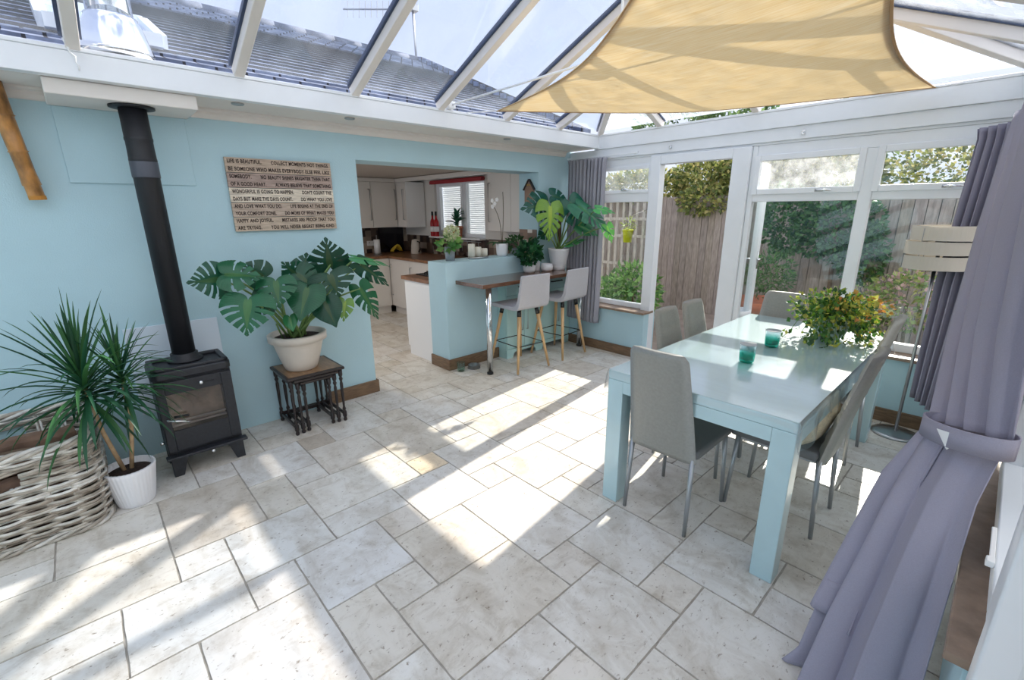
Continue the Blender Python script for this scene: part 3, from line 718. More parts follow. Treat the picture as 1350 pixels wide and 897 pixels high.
# ------------------------------------------------------------------ wooden text sign
def sign():
    y0,y1,z0,z1=.822,1.535,1.46,1.95; t=thing('text_sign','wooden plank sign with printed sayings hanging on the blue wall','sign',(0.01,(y0+y1)/2,z0))
    rnd=random.Random(2); hgt=(z1-z0)/5
    tones=[(196,176,158),(176,156,146),(226,214,196),(190,172,156),(198,180,160)]
    for i in range(5):
        m=MB(); m.box(.004,y0,z1-(i+1)*hgt+.0015,.024,y1,z1-i*hgt-.0015)
        m.build('plank',mat('sign_plank_%d'%i,lin(*tones[i]),.8,noise_s=9,noise_a=.35,stretch=(1,1.2,14)),t,bevel=.0015)
    lines=[("LIFE IS BEAUTIFUL.","COLLECT MOMENTS NOT THINGS."),("BE SOMEONE WHO MAKES EVERYBODY ELSE FEEL LIKE",),("SOMEBODY.","NO BEAUTY SHINES BRIGHTER THAN THAT"),("OF A GOOD HEART.","ALWAYS BELIEVE THAT SOMETHING"),
    ("WONDERFUL IS GOING TO HAPPEN.","DON'T COUNT THE"),("DAYS BUT MAKE THE DAYS COUNT.","DO WHAT YOU LOVE"),("AND LOVE WHAT YOU DO.","LIFE BEGINS AT THE END OF"),("YOUR COMFORT ZONE.","DO MORE OF WHAT MAKES YOU"),("HAPPY AND JOYFUL.","MISTAKES ARE PROOF THAT YOU"),("ARE TRYING.","YOU WILL NEVER REGRET BEING KIND.")]
    W=y1-y0-.03
    for i,l in enumerate(lines):
        mes=[]
        for ph in l:
            cu=bpy.data.curves.new('txt','FONT'); cu.body=ph; cu.size=.034; cu.extrude=.0006; cu.space_character=1.12; cu.offset=.0011
            to=bpy.data.objects.new('txt',cu); C.objects.link(to); bpy.context.view_layer.update()
            me=bpy.data.meshes.new_from_object(to); bpy.data.objects.remove(to); mes.append(me)
        ws=[(min(v.co.x for v in me.vertices),max(v.co.x for v in me.vertices)) for me in mes]
        gap=.06 if len(mes)>1 else 0
        k=(W-gap)/sum(b_-a_ for a_,b_ in ws); y=y0+.015
        zc=z1-(i+.5)*(z1-z0)/10-.011; cen=Vector((.01,(y0+y1)/2,z0))
        for me,(a_,b_) in zip(mes,ws):
            for v in me.vertices:
                px,py,pz=v.co; v.co=Vector((.0245+pz,y+(px-a_)*k,zc+py))-cen
            y+=(b_-a_)*k+gap
            me.name='lettering'; me.materials.append(M['signink']); o=bpy.data.objects.new('lettering',me); C.objects.link(o); o.parent=t
sign()

# bamboo pole
def bamboo():
    t=thing('bamboo_pole','thick varnished bamboo piece hanging on the wall near the ceiling','bamboo',(.07,-.11,1.67))
    m=MB(); pr=[]; z=1.67; rnd=random.Random(1)
    pts=[];rs=[]
    zs=[1.67,1.69,1.735,1.74,1.80,1.90,1.905,1.91,2.0,2.07,2.075,2.08,2.17,2.23]
    rr=[.034,.034,.034,.039,.035,.036,.042,.037,.038,.039,.046,.040,.043,.045]
    for z,r in zip(zs,rr): pts.append((.07+.03*(z-1.67),-.112-.10*(z-1.67),z)); rs.append(r)
    m.tube(pts,rs,16); m.build('culm',M['bamboo'],t,smooth=True)
    m=MB(); m.tube([(.069,-.111,1.664),(.07,-.112,1.685)],.036,16); m.build('cut_end',mat('cut_bamboo',lin(190,130,50),.6),t)
bamboo()

# ------------------------------------------------------------------ wicker basket
def basket():
    x0,x1,y0,y1,h=.04,.71,-1.25,-.155,.50
    t=thing('wicker_basket','large white-washed wicker log basket beside the stove','basket',((x0+x1)/2,(y0+y1)/2,0))
    rnd=random.Random(4); rc=.10
    def per(u):  # rounded rectangle perimeter, u in metres
        W=x1-x0-2*rc; H=y1-y0-2*rc; a=pi*rc/2; tot=2*(W+H)+4*a; u%=tot
        segs=[('l',(x0+rc,y0),(1,0),W),('a',(x1-rc,y0+rc),-pi/2,a),('l',(x1,y0+rc),(0,1),H),('a',(x1-rc,y1-rc),0,a),('l',(x1-rc,y1),(-1,0),W),('a',(x0+rc,y1-rc),pi/2,a),('l',(x0,y1-rc),(0,-1),H),('a',(x0+rc,y0+rc),pi,a)]
        for k,p,d,L in segs:
            if u<=L:
                if k=='l': return Vector((p[0]+d[0]*u,p[1]+d[1]*u)),Vector((d[1],-d[0]))
                an=d+u/rc; return Vector((p[0]+rc*cos(an),p[1]+rc*sin(an))),Vector((cos(an),sin(an)))
            u-=L
        return Vector((x0+rc,y0)),Vector((0,-1))
    W=x1-x0-2*rc; H=y1-y0-2*rc; tot=2*(W+H)+2*pi*rc; ns=34; sp=tot/ns
    cols=[(.52,.48,.42),(.66,.63,.58),(.42,.37,.31),(.74,.72,.68),(.32,.27,.22)]
    m=MB(); rows=21
    hz0,hz1=.335,.405
    hf=W+pi*rc/2
    def inhole(u,z):
        # handle opening on long front side (x=x1) and on back side
        yy=per(u)[0]
        return hz0<z<hz1 and -.62<yy.y<-.43 and (yy.x>x1-.02 or yy.x<x0+.02)
    for r in range(rows):
        z=.02+r*(h-.05)/rows
        for half in (0,1):
            ph=(r+half)%2; zz=z+half*.0105+rnd.uniform(-.002,.002); pts=[];n=int(tot/.03)
            segs=[]
            for i in range(n+1):
                u=i*tot/n; p,nn=per(u)
                off=.014*cos(pi*(u/sp)+ph*pi)*1.0
                bulge=.02*sin(pi*min(1,z/h))
                q=Vector((p.x+nn.x*(off+bulge),p.y+nn.y*(off+bulge),zz+.003*sin(u*9+r)))
                if inhole(u,zz):
                    if len(pts)>1: segs.append(pts)
                    pts=[]
                else: pts.append(q)
            if len(pts)>1: segs.append(pts)
            for sg in segs:
                m.cur=rnd.choice(cols); m.tube(sg,.0070,6)
    m.build('weave',M['wicker'],t,smooth=True)
    m=MB()
    for k in range(ns):
        u=(k+.5)*sp; p,nn=per(u)
        for dd in (-.009,.009):
            m.cur=rnd.choice(cols); q=per(u+dd)[0]
            if inhole(u+dd,(hz0+hz1)/2):
                m.tube([(q.x,q.y,.01),(q.x,q.y,hz0)],.0065,6); continue
            m.tube([(q.x,q.y,.01),(q.x+nn.x*.018,q.y+nn.y*.018,h*.5),(q.x,q.y,h-.02)],.0065,6)
    m.build('stakes',M['wicker'],t,smooth=True)
    m=MB()
    for k in range(4):
        pts=[]; n=int(tot/.03)
        for i in range(n+1):
            u=i*tot/n; p,nn=per(u); a=u*22+k*pi/2
            pts.append((p.x+nn.x*(.014*cos(a)),p.y+nn.y*(.014*cos(a)),h-.012+.014*sin(a)))
        m.cur=cols[k]; m.tube(pts,.0105,6)
    for k in range(3):
        pts=[]; n=int(tot/.03)
        for i in range(n+1):
            u=i*tot/n; p,nn=per(u); a=u*26+k*2*pi/3
            pts.append((p.x+nn.x*(.012+.012*cos(a)),p.y+nn.y*(.012+.012*cos(a)),.018+.012*sin(a)))
        m.cur=cols[k]; m.tube(pts,.0095,6)
    m.build('braided_rim',M['wicker'],t,smooth=True)
    mb=MB(); mb.box(x0+.03,y0+.03,.01,x1-.03,y1-.03,.03); mb.cur=(.3,.25,.2); mb.build('base',mat('basket_base',lin(110,92,74),.9),t)
    # logs inside
    for i,(ly,lx,lz,lr,az) in enumerate([(-.55,.30,.10,.07,.05),(-.52,.46,.11,.08,-.05),(-.50,.60,.10,.06,.0),(-.55,.36,.235,.075,.03),(-.5,.52,.235,.07,-.04),(-.50,.22,.27,.06,.04),(-.46,.44,.355,.065,.03),(-.44,.30,.385,.062,-.03)]):
        m=MB(); n=10; pts=[]; L=.46
        for k in range(n): tt=k/(n-1)-.5; pts.append((lx+tt*L*sin(az)+.006*sin(k),ly+tt*L*cos(az),lz+.005*cos(k*1.3)))
        m.tube(pts,[lr*(1+.05*sin(k*2.+i)) for k in range(n)],11)
        o=m.build('firewood_log',mat('log_bark_%d'%i,lin(128-6*(i%3),100-5*(i%3),78),.9,noise_s=12,noise_a=.5,stretch=(1,.4,1),bump=.6,bump_s=50),smooth=False)
        desc=['lowest log at the wall side','lowest log in the middle','lowest log behind the front weave','second layer log nearer the wall','second layer log nearer the front','log resting against the wall side','top log nearer the front rim','top log nearer the wall'][i]
        tag(o,'split firewood piece in the wicker basket, '+desc,'firewood','firewood in the wicker basket')
basket()

# ------------------------------------------------------------------ dracaena
def dracaena():
    P=(.575,-.03,0); t=thing('potted_dracaena','spiky two-stemmed dracaena in a fluted white pot between basket and stove','potted plant',P)
    m=MB(); pot_taper(m,P,.085,.122,.225,n=144,flute=36,fl=.012); m.build('pot',M['potwhite'],t,smooth=True)
    MB().lathe([(0,.012),(.09,.006),(.106,0)],(P[0],P[1],.19),24).build('soil',M['soil'],t,smooth=True)
    rnd=random.Random(12)
    A=Vector((.56,-.05,.19)); tops=[Vector((.60,-.115,.72)),Vector((.54,.035,.70))]
    for i,tp in enumerate(tops):
        a=A+Vector((.0,.03*i,0)); MB().tube([a,a.lerp(tp,.5)+Vector((0,-.012+.03*i,0)),tp],[.011,.010,.008],10).build('trunk',M['bark'],t,smooth=True)
    mb=MB()
    for i,tp in enumerate(tops):
        N=(95,80)[i]
        for k in range(N):
            q=k/N; el=R(84)-R(112)*q+rnd.gauss(0,.14); az=k*2.399+rnd.uniform(-.3,.3)
            L=rnd.uniform(.30,.46)*(1.08 if i==0 else .85); 
            g=rnd.uniform(.7,1.2); 
            c=(.02,.10,.045) if rnd.random()<.6 else (.05,.17,.05)
            mb.cur=tuple(x*g for x in c)
            o=tp+Vector((0,0,.07-.16*q))
            # keep leaves in front of the wall
            dx=cos(az)*cos(el)*L
            if o.x+dx<.04: L*=max(.3,(o.x-.04)/max(.01,-dx))
            strap_leaf(mb,o,az,el,L,rnd.uniform(.017,.026)*(1.15 if i==0 else .85),rnd.uniform(.5,1.1) if el<R(50) else rnd.uniform(.1,.4))
    mb.build('foliage',M['leaf'],t,smooth=True)
dracaena()

# ------------------------------------------------------------------ breakfast bar
def bar():
    t=thing('breakfast_bar','brown wooden breakfast bar top fixed to the half wall on chrome posts','breakfast bar',(.22,3.45,0))
    MB().box(0,2.685,.882,.435,4.28,.92).build('bar_top',M['walnut'],t,bevel=.004)
    for x,y in ((.375,2.80),(.365,4.22)):
        p=MB().lathe([(0,0),(.033,0),(.033,.02),(.028,.025),(.028,.035)],(x,y,0),24).build('foot',M['blackgloss'],t,smooth=True)
        MB().lathe([(.029,.02),(.029,.882)],(x,y,0),24).build('post',M['chrome'],t,smooth=True)
bar()
def aqua_cabinet():
    t=thing('low_cabinet','pale aqua painted cabinet with arched feet under the breakfast bar','cabinet',(.08,3.76,0))
    m=MB(); m.box(.002,3.24,.09,.13,4.295,.87)
    m.build('body',M['aqua'],t,bevel=.003)
    m=MB()
    def arch(a,b,flip):
        pts=[(a,0),(a+.10,0)] 
        for k in range(7): an=pi/2*k/6; pts.append((a+.10+.05*sin(an)*1,.07*(1-cos(an))+.0))
        pts+=[(a+.17,.09),(a,.09)]
        return pts
    prof=[(3.24,0),(3.33,0),(3.335,.02),(3.35,.05),(3.37,.062),(3.66,.062),(3.68,.05),(3.695,.02),(3.70,0),(3.80,0),(3.805,.02),(3.82,.05),(3.84,.062),(4.18,.062),(4.20,.05),(4.215,.02),(4.22,0),(4.295,0),(4.295,.10),(3.24,.10)]
    n=len(prof)
    m.add([(.125,y,z) for y,z in prof]+[(.145,y,z) for y,z in prof],[tuple(range(n)),tuple(range(n,2*n))[::-1]]+[(i,n+i,n+(i+1)%n,(i+1)%n) for i in range(n)])
    m.box(.01,3.24,0,.13,3.26,.09)
    m.build('plinth',M['aqua'],t)
    for a,b,hy in ((3.245,3.505,3.47),(3.51,3.765,3.545),(3.77,4.03,3.995),(4.035,4.29,4.07)):
        d=MB().box(.13,a,.11,.145,b,.70).build('door',M['aqua'],t,bevel=.003)
        MB().tube([(.147,hy,.30),(.165,hy,.30),(.165,hy,.62),(.147,hy,.62)],.005,8).build('door_handle',M['steel'],d,smooth=True)
    for a,b in ((3.245,3.765),(3.77,4.29)):
        d=MB().box(.13,a,.71,.145,b,.86).build('drawer',M['aqua'],t,bevel=.003)
        MB().tube([(.147,(a+b)/2-.09,.79),(.165,(a+b)/2-.09,.79),(.165,(a+b)/2+.09,.79),(.147,(a+b)/2+.09,.79)],.006,8).build('drawer_handle',M['blackgloss'],d,smooth=True)
aqua_cabinet()
def stool():
    t=thing('bar_stool','','bar stool',(0,0,0),'bar stools at the breakfast bar')
    # seat runs from x=-.22 (front) to .2 (back), centre line y=0
    prof=[(-.225,.655),(-.215,.675),(-.18,.685),(.0,.678),(.13,.682),(.175,.70),(.195,.74),(.215,.86),(.232,.985),(.245,.992),(.258,.985),(.245,.86),(.235,.73),(.222,.675),(.19,.648),(.12,.640),(-.18,.640),(-.215,.645)]
    m=MB(); W=.205; n=len(prof)
    ys=[(-W,.93),(-W+.012,1),(W-.012,1),(W,.93)]
    cx=sum(p[0] for p in prof)/n;cz=.68
    for y,k in ys:
        for x,z in prof:
            kk=k if True else 1
            m.v.append((x,y*(1-.10*max(0,(z-.7)/.3)),z))
    for a in range(len(ys)-1):
        for i in range(n):
            j=(i+1)%n; m.f.append((a*n+i,a*n+j,(a+1)*n+j,(a+1)*n+i)); m.c.append((1,1,1))
    m.f.append(tuple(range(n))[::-1]); m.c.append((1,1,1)); m.f.append(tuple(range(3*n,4*n))); m.c.append((1,1,1))
    m.build('seat_shell',M['fabricgrey'],t,bevel=.008,world=False,seg=3)
    for sx in (-1,1):
        for sy in (-1,1):
            a=Vector((.0+sx*.13,sy*.115,.64)); b=Vector((.0+sx*.225,sy*.215,.0))
            l=MB().tube([a.lerp(b,.1),b+Vector((0,0,.006))],[.019,.012],12).build('leg',M['oak'],t,smooth=True,world=False)
            MB().tube([a+Vector((0,0,.002)),a.lerp(b,.11)],[.021,.021],12).build('leg_socket',M['blackgloss'],l,smooth=True,world=False)
    k=(.64-.27)/.64; hx=.13+.095*k; hy=.115+.1*k
    c=[(hx,hy,.27),(-hx,hy,.27),(-hx,-hy,.27),(hx,-hy,.27),(hx,hy,.27)]
    m=MB()
    for a,b in zip(c[:-1],c[1:]): m.tube([a,b],.005,8)
    m.build('footrest',M['blackgloss'],t,world=False)
    return t
s0=stool()
place(s0,(.385,3.20,0),R(-3),'grey upholstered bar stool nearer the chrome front post of the bar')
place(copy_tree(s0),(.375,3.83,0),R(4),'grey upholstered bar stool nearer the window end of the bar')

# pots on bar
def simple_pot(name,label,cat,P,prof,m,group=None):
    t=thing(name,label,cat,P,group); MB().lathe(prof,P,36).build('pot',m,t,smooth=True); return t
P=(.11,3.62,.92)
t=simple_pot('potted_plant','small dark leafy plant in a rounded white pot on the bar','potted plant',P,[(0,0),(.05,0),(.068,.03),(.07,.07),(.062,.125),(.057,.125),(.055,.10),(0,.10)],M['potwhite'])
mb=MB(); rnd=random.Random(21); leaf_blob(mb,ell((P[0],P[1],P[2]+.22),(.13,.12,.12),rnd,.2),150,.075,[(.015,.10,.03),(.03,.15,.05),(.01,.07,.03)],rnd,.85); mb.build('foliage',M['leaf'],t)
mb=MB(); [mb.tube([(P[0],P[1],P[2]+.1),(P[0]+rnd.uniform(-.06,.06),P[1]+rnd.uniform(-.06,.06),P[2]+.24)],.003,6) for _ in range(8)]; mb.build('stems',M['stem'],t)
t=thing('tealight_jar','plain white ceramic jar between the small plant and the bowl on the bar','jar',(.05,3.79,.92)); MB().lathe([(0,0),(.04,0),(.045,.01),(.045,.10),(.041,.105),(.038,.10),(.036,.02),(0,.02)],(.05,3.79,.92),28).build('jar_body',M['potwhite'],t,smooth=True)
t=thing('ceramic_bowl','rounded white ceramic bowl beside the monstera on the bar','bowl',(.15,3.86,.92)); MB().lathe([(0,0),(.05,0),(.068,.02),(.072,.05),(.062,.085),(.058,.085),(.064,.05),(.055,.02),(0,.015)],(.15,3.86,.92),32).build('bowl_body',M['potwhite'],t,smooth=True)

# ------------------------------------------------------------------ on the half wall
P=(-.15,2.74,1.10)
t=simple_pot('potted_hydrangea','cream hydrangea head in a grey concrete pot on the half wall corner','potted plant',P,[(0,0),(.045,0),(.054,.14),(.050,.14),(.046,.12),(0,.12)],M['potgrey'])
mb=MB(); rnd=random.Random(8); leaf_blob(mb,ell((P[0]+.02,P[1]-.03,P[2]+.18),(.085,.085,.06),rnd,.1),46,.08,[(.22,.40,.10),(.10,.28,.07)],rnd,.8); mb.build('foliage',M['leaf'],t)
mb=MB(); leaf_blob(mb,ell((P[0],P[1]+.03,P[2]+.27),(.075,.075,.08),rnd,.7),650,.022,[(.86,.86,.66),(.72,.80,.50)],rnd,.9); mb.build('flower_head',M['leaf'],t)
t=thing('candle_tray','dark oval tray holding pillar candles on the half wall','tray',(-.14,3.10,1.10))
MB().lathe([(0,.004),(.09,.004),(.10,.018),(.105,.018),(.095,0),(0,0)],(-.14,3.10,1.10),36,sx=.6,sy=1.35).build('tray_dish',M['steel'],t,smooth=True)
for y,hh,r,lb in ((3.01,.15,.036,'tallest ivory pillar candle at the left of the tray'),(3.10,.115,.034,'middle height ivory pillar candle on the tray'),(3.185,.095,.034,'shortest ivory pillar candle at the right of the tray')):
    c=thing('pillar_candle',lb,'candle',(-.14,y,1.105),'pillar candles on the half wall tray')
    MB().lathe([(0,0),(r,0),(r,hh-.004),(r-.004,hh),(.008,hh-.006),(0,hh-.008)],(-.14,y,1.105),24).build('wax',M['candle'],c,smooth=True)
    MB().tube([(-.14,y,1.105+hh-.01),(-.14,y,1.105+hh+.008)],.0015,5).build('wick',M['blackcap'],c)
P=(-.14,3.44,1.10)
t=simple_pot('potted_orchid','white orchid with two tall stems in a white pot on the half wall','orchid',P,[(0,0),(.05,0),(.062,.03),(.070,.13),(.066,.14),(.060,.13),(.058,.11),(0,.11)],M['potwhite'])
mb=MB()
for dy,hh,b in ((-.05,.50,-.10),(.03,.62,-.01)):
    pts=[(P[0],P[1]+dy*.2,P[2]+.1)]
    for k in range(1,8): u=k/7; pts.append((P[0]+.01*sin(u*3),P[1]+dy*u+(b*u**4),P[2]+.1+hh*u*(1-.06*u)))
    mb.tube(pts,.0035,6)
mb.build('stems',mat('dark_stem',lin(84,74,52),.6),t,smooth=True)
mb=MB(); mb.cur=(.04,.13,.05)
for az in (-1.9,-1.3,1.2,2.2,.3): strap_leaf(mb,(P[0],P[1],P[2]+.12),az,R(25),.20,.06,.8)
mb.build('foliage',M['leaf'],t,smooth=True)
mb=MB()
for q,(fx,fy,fz) in enumerate(((-.13,3.33,1.66),(-.12,3.29,1.63),(-.15,3.31,1.69),(-.13,3.36,1.70))):
    for k in range(5):
        an=k*2*pi/5; c=Vector((fx,fy,fz)); a=Vector((.3,cos(an),sin(an)))*.025; s=Vector((0,-sin(an),cos(an)))*.014
        mb.add([c,c+a*.6+s,c+a,c+a*.6-s],[(0,1,2,3)])
mb.build('petals',M['white_petal'],t)
t=thing('potted_plant','small low green plant behind the orchid on the half wall','potted plant',(-.2,3.68,1.10)); MB().lathe([(0,0),(.04,0),(.05,.07),(.045,.07),(0,.06)],(-.2,3.68,1.10),24).build('pot',M['potgrey'],t,smooth=True)
mb=MB(); leaf_blob(mb,ell((-.2,3.68,1.22),(.10,.12,.08),rnd,.1),90,.06,[(.03,.10,.03),(.05,.14,.04)],rnd,.5); mb.build('foliage',M['leaf'],t)
# house shaped plaque on the reveal
t=thing('house_plaque','small brown house-shaped wooden plaque hung on the opening side wall','plaque',(-.13,3.86,1.80))
MB().prism([(-.20,1.66),(-.06,1.66),(-.06,1.83),(-.13,1.92),(-.20,1.83)],3.85,3.87,'y').build('board',mat('plaque_wood',lin(150,122,104),.7,noise_s=8,noise_a=.3),t)
m=MB(); m.beam((-.215,3.852,1.81),(-.13,3.852,1.925),.012,.03,up=(0,1,0)); m.beam((-.13,3.852,1.925),(-.045,3.852,1.81),.012,.03,up=(0,1,0)); m.build('plaque_roof',M['darkwood'],t)
m=MB(); [m.lathe([(0,0),(.012,.0),(0,.012)],(x,3.845,1.86),10) for x in (-.15,-.115)]; m.build('studs',M['banana'],t)
o=MB().box(-.30,3.862,1.10,-.02,3.8705,1.375).build('mosaic_tiles',M['mosaiclight']); tag(o,'beige and brown mosaic tile patch on the opening side wall','tiles')

# floor bits
t=thing('glass_tumbler','small empty glass tumbler on the floor by the brown skirting','glass',(.10,2.64,0)); gm=glass('greenish_glass',(.80,.90,.86),.02,1.0)
MB().lathe([(0,0),(.034,0),(.038,.004),(.043,.095),(.040,.095),(.035,.008),(0,.008)],(.10,2.64,0),28).build('tumbler_body',gm,t,smooth=True)
t=thing('pet_bowl','shallow steel pet bowl on the floor by the half wall','bowl',(.11,2.80,0))
MB().lathe([(0,.004),(.06,.002),(.068,.0),(.058,.035),(.062,.037),(.052,.034),(.04,.008),(0,.008)],(.11,2.80,0),32).build('bowl_body',M['steel'],t,smooth=True)

# ------------------------------------------------------------------ kitchen
def kitchen():
    struct(MB().box(-3.7,.6,0,-3.58,4.4,2.2).build('wall_kitchen_left',M['kwall']))
    wz=MB(); wz.box(-3.6,4.25,0,-.31,4.4,1.20); wz.box(-3.6,4.25,2.03,-.31,4.4,2.2); wz.box(-3.6,4.25,1.2,-2.63,4.4,2.03); wz.box(-1.40,4.25,1.2,-.31,4.4,2.03)
    struct(wz.build('wall_kitchen_far',M['kwall']))
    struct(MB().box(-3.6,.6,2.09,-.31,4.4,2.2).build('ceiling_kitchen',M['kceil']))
    struct(MB().box(-3.6,4.238,.92,-.31,4.25,1.20).build('trim_11',M['splash'])); struct(MB().box(-3.58,2.2,.92,-3.565,4.25,1.34).build('trim_12',M['splash']))
    o=MB().box(-3.562,3.72,.92,-3.555,4.18,1.33).build('splashback_panel',M['slateblk']); tag(o,'glossy black splashback panel in the dark mosaic of the kitchen corner','splashback')
    struct(MB().box(-2.66,4.12,1.185,-1.37,4.30,1.205).build('trim_13',M['kitchenwhite'],bevel=.004))
    k=sempty('window_5')
    f=MB(); win_frame(f,-2.63,-1.40,1.205,2.03,4.29,.055); f.box(-1.95,4.29,1.26,-1.87,4.35,1.975); f.build('window_frame',M['upvc'],k,bevel=.005)
    f=MB(); win_frame(f,-2.58,-1.95,1.25,1.985,4.28,.045); f.build('opener_frame',M['upvc'],k,bevel=.005)
    MB().box(-2.58,4.32,1.26,-1.45,4.325,1.98).build('pane',M['glass'],k)
    MB().tube([(-2.35,4.27,1.265),(-2.35,4.25,1.265),(-2.25,4.245,1.27)],.008,8).build('window_handle',M['chrome'],k,smooth=True)
    t=thing('window_blind','white slatted blind behind the kitchen window panes','blind',(-2.0,4.37,1.23))
    m=MB()
    for i in range(26): z=1.25+i*.029; m.hexa([(-2.58,4.36,z),(-1.45,4.36,z),(-1.45,4.385,z-.014),(-2.58,4.385,z-.014)],[(-2.58,4.36,z+.002),(-1.45,4.36,z+.002),(-1.45,4.385,z-.012),(-2.58,4.385,z-.012)])
    m.box(-2.58,4.39,1.22,-1.45,4.395,2.0)
    m.build('slats',M['blindw'],t); MB().box(-2.6,4.35,1.99,-1.43,4.39,2.03).build('headrail',M['socket'],t)
    t=thing('roller_blind','rolled up red fabric blind above the kitchen window','blind',(-2.0,4.23,2.0)); m=MB(); m.tube([(-2.65,4.215,2.015),(-1.38,4.215,2.015)],.03,14); m.build('fabric_roll',M['red'],t,smooth=True); MB().box(-2.65,4.18,1.985,-1.38,4.187,2.03).build('valance',M['red'],t)
    # wall units on left wall
    for i,(y0,y1,hy) in enumerate(((2.55,3.02,2.98),(3.02,3.455,3.42),(3.455,3.885,3.85))):
        lb=['cream kitchen wall cabinet nearest the opening edge','cream kitchen wall cabinet between its two neighbours on the left wall','cream kitchen wall cabinet beside the corner unit'][i]
        t=thing('wall_cabinet',lb,'kitchen cabinet',(-3.4,(y0+y1)/2,1.34),'kitchen wall cabinets on the left')
        MB().box(-3.56,y0,1.34,-3.20,y1,2.03).build('body',M['kitchen'],t)
        d=MB().box(-3.20,y0+.003,1.345,-3.18,y1-.003,2.025).build('door',M['kitchen'],t,bevel=.002)
        MB().tube([(-3.18,hy,1.46),(-3.15,hy,1.46),(-3.15,hy,1.92),(-3.18,hy,1.92)],.007,8).build('door_handle',M['steel'],d,smooth=True)
    t=thing('wall_cabinet','white corner wall cabinet beside the bottles and the kitchen window','kitchen cabinet',(-3.0,4.05,1.34))
    MB().box(-3.56,3.90,1.34,-2.90,4.235,2.03).build('body',M['kitchenwhite'],t,bevel=.003); MB().box(-3.17,3.885,1.345,-2.905,3.90,2.025).build('door',M['kitchen'],t,bevel=.002); MB().tube([(-2.95,3.885,1.46),(-2.95,3.86,1.46),(-2.95,3.86,1.92),(-2.95,3.885,1.92)],.007,8).build('door_handle',M['steel'],t,smooth=True)
    t=thing('wall_cabinet','tall white wall cabinet on the right of the kitchen window','kitchen cabinet',(-.85,4.1,1.35))
    MB().box(-.97,3.96,1.33,-.33,4.235,2.085).build('body',M['kitchen'],t,bevel=.003)
    for a,b in ((-.965,-.54),(-.535,-.335)): MB().box(a,3.943,1.335,b,3.96,2.08).build('door',M['kitchen'],t,bevel=.002)
    MB().tube([(-.93,3.943,1.45),(-.93,3.918,1.45),(-.93,3.918,1.92),(-.93,3.943,1.92)],.006,8).build('door_handle',M['steel'],t,smooth=True)
    m=MB(); m.box(-3.56,2.5,2.03,-3.16,3.87,2.085); m.box(-3.56,3.87,2.03,-.33,3.93,2.085); tag(m.build('cornice',M['kitchen'],bevel=.006),'cream cornice strip running over the kitchen wall cabinets and across the window','cornice')
    # base units
    for i,(y0,y1,hy) in enumerate(((2.0,2.5,2.45),(2.5,3.0,2.95),(3.0,3.55,3.06))):
        lb=['cream kitchen base cabinet hidden deepest behind the wall edge','cream kitchen base cabinet half behind the monstera leaves','cream kitchen base cabinet next to the inner corner'][i]
        t=thing('base_cabinet',lb,'kitchen cabinet',(-3.25,(y0+y1)/2,0),'kitchen base cabinets on the left')
        MB().box(-3.56,y0,.12,-2.97,y1,.88).build('body',M['kitchen'],t); MB().box(-3.5,y0,0,-3.0,y1,.12).build('plinth',M['kitchen'],t)
        d=MB().box(-2.97,y0+.003,.125,-2.95,y1-.003,.875).build('door',M['kitchen'],t,bevel=.002)
        MB().tube([(-2.95,hy,.30),(-2.92,hy,.30),(-2.92,hy,.78),(-2.95,hy,.78)],.007,8).build('door_handle',M['steel'],d,smooth=True)
    for i,(x0,x1) in enumerate(((-2.97,-2.37),(-2.37,-1.77),(-1.77,-1.1),(-1.1,-.35))):
        lb=['cream base cabinet under the kettle end of the worktop','cream base cabinet under the kitchen window, left one','cream base cabinet under the kitchen window, right one','cream base cabinet behind the blue half wall'][i]
        t=thing('base_cabinet',lb,'kitchen cabinet',((x0+x1)/2,3.9,0),'kitchen base cabinets under the window')
        MB().box(x0,3.58,.12,x1,4.235,.88).build('body',M['kitchen'],t); MB().box(x0,3.62,0,x1,4.2,.12).build('plinth',M['kitchen'],t)
        d=MB().box(x0+.003,3.56,.125,x1-.003,3.58,.875).build('door',M['kitchen'],t,bevel=.002)
        MB().tube([(x0+.06,3.56,.30),(x0+.06,3.53,.30),(x0+.06,3.53,.78),(x0+.06,3.56,.78)],.007,8).build('door_handle',M['steel'],d,smooth=True)
    m=MB(); m.box(-3.562,2.0,.88,-2.93,3.52,.92); m.box(-3.562,3.52,.88,-.33,4.236,.92); tag(m.build('kitchen_worktop',M['worktop'],bevel=.004),'brown wooden worktop running along the kitchen walls','worktop')
    # peninsula
    t=thing('peninsula_cabinet','plain white peninsula cabinet end behind the half wall','kitchen cabinet',(-.6,3.0,0))
    MB().box(-.80,2.59,.0,-.315,3.5,.86).build('body',M['kitchenwhite'],t,bevel=.002); MB().box(-.83,2.59,.10,-.80,3.5,.86).build('door',M['kitchenwhite'],t,bevel=.002)
    tag(MB().box(-.87,2.57,.86,-.315,3.52,.90).build('peninsula_worktop',M['worktop'],bevel=.004),'short oak worktop on the white peninsula cabinet','worktop')
    t=thing('hob','low black gas hob on the peninsula worktop','hob',(-.58,3.0,.90)); MB().box(-.80,2.72,.90,-.36,3.3,.912).build('hob_plate',M['blackgloss'],t,bevel=.003)
    for x,y in ((-.69,2.85),(-.47,2.85),(-.69,3.15),(-.47,3.15)):
        m=MB(); m.beam((x-.08,y,.93),(x+.08,y,.93),.008,.008); m.beam((x,y-.08,.93),(x,y+.08,.93),.008,.008); m.lathe([(0,0),(.035,0),(.03,.012),(0,.014)],(x,y,.912),16)
        for sx,sy in ((-1,0),(1,0),(0,-1),(0,1)): m.beam((x+sx*.08,y+sy*.08,.912),(x+sx*.08,y+sy*.08,.932),.008,.008,up=(1,0,0))
        m.build('burner',M['blackgloss'],t)
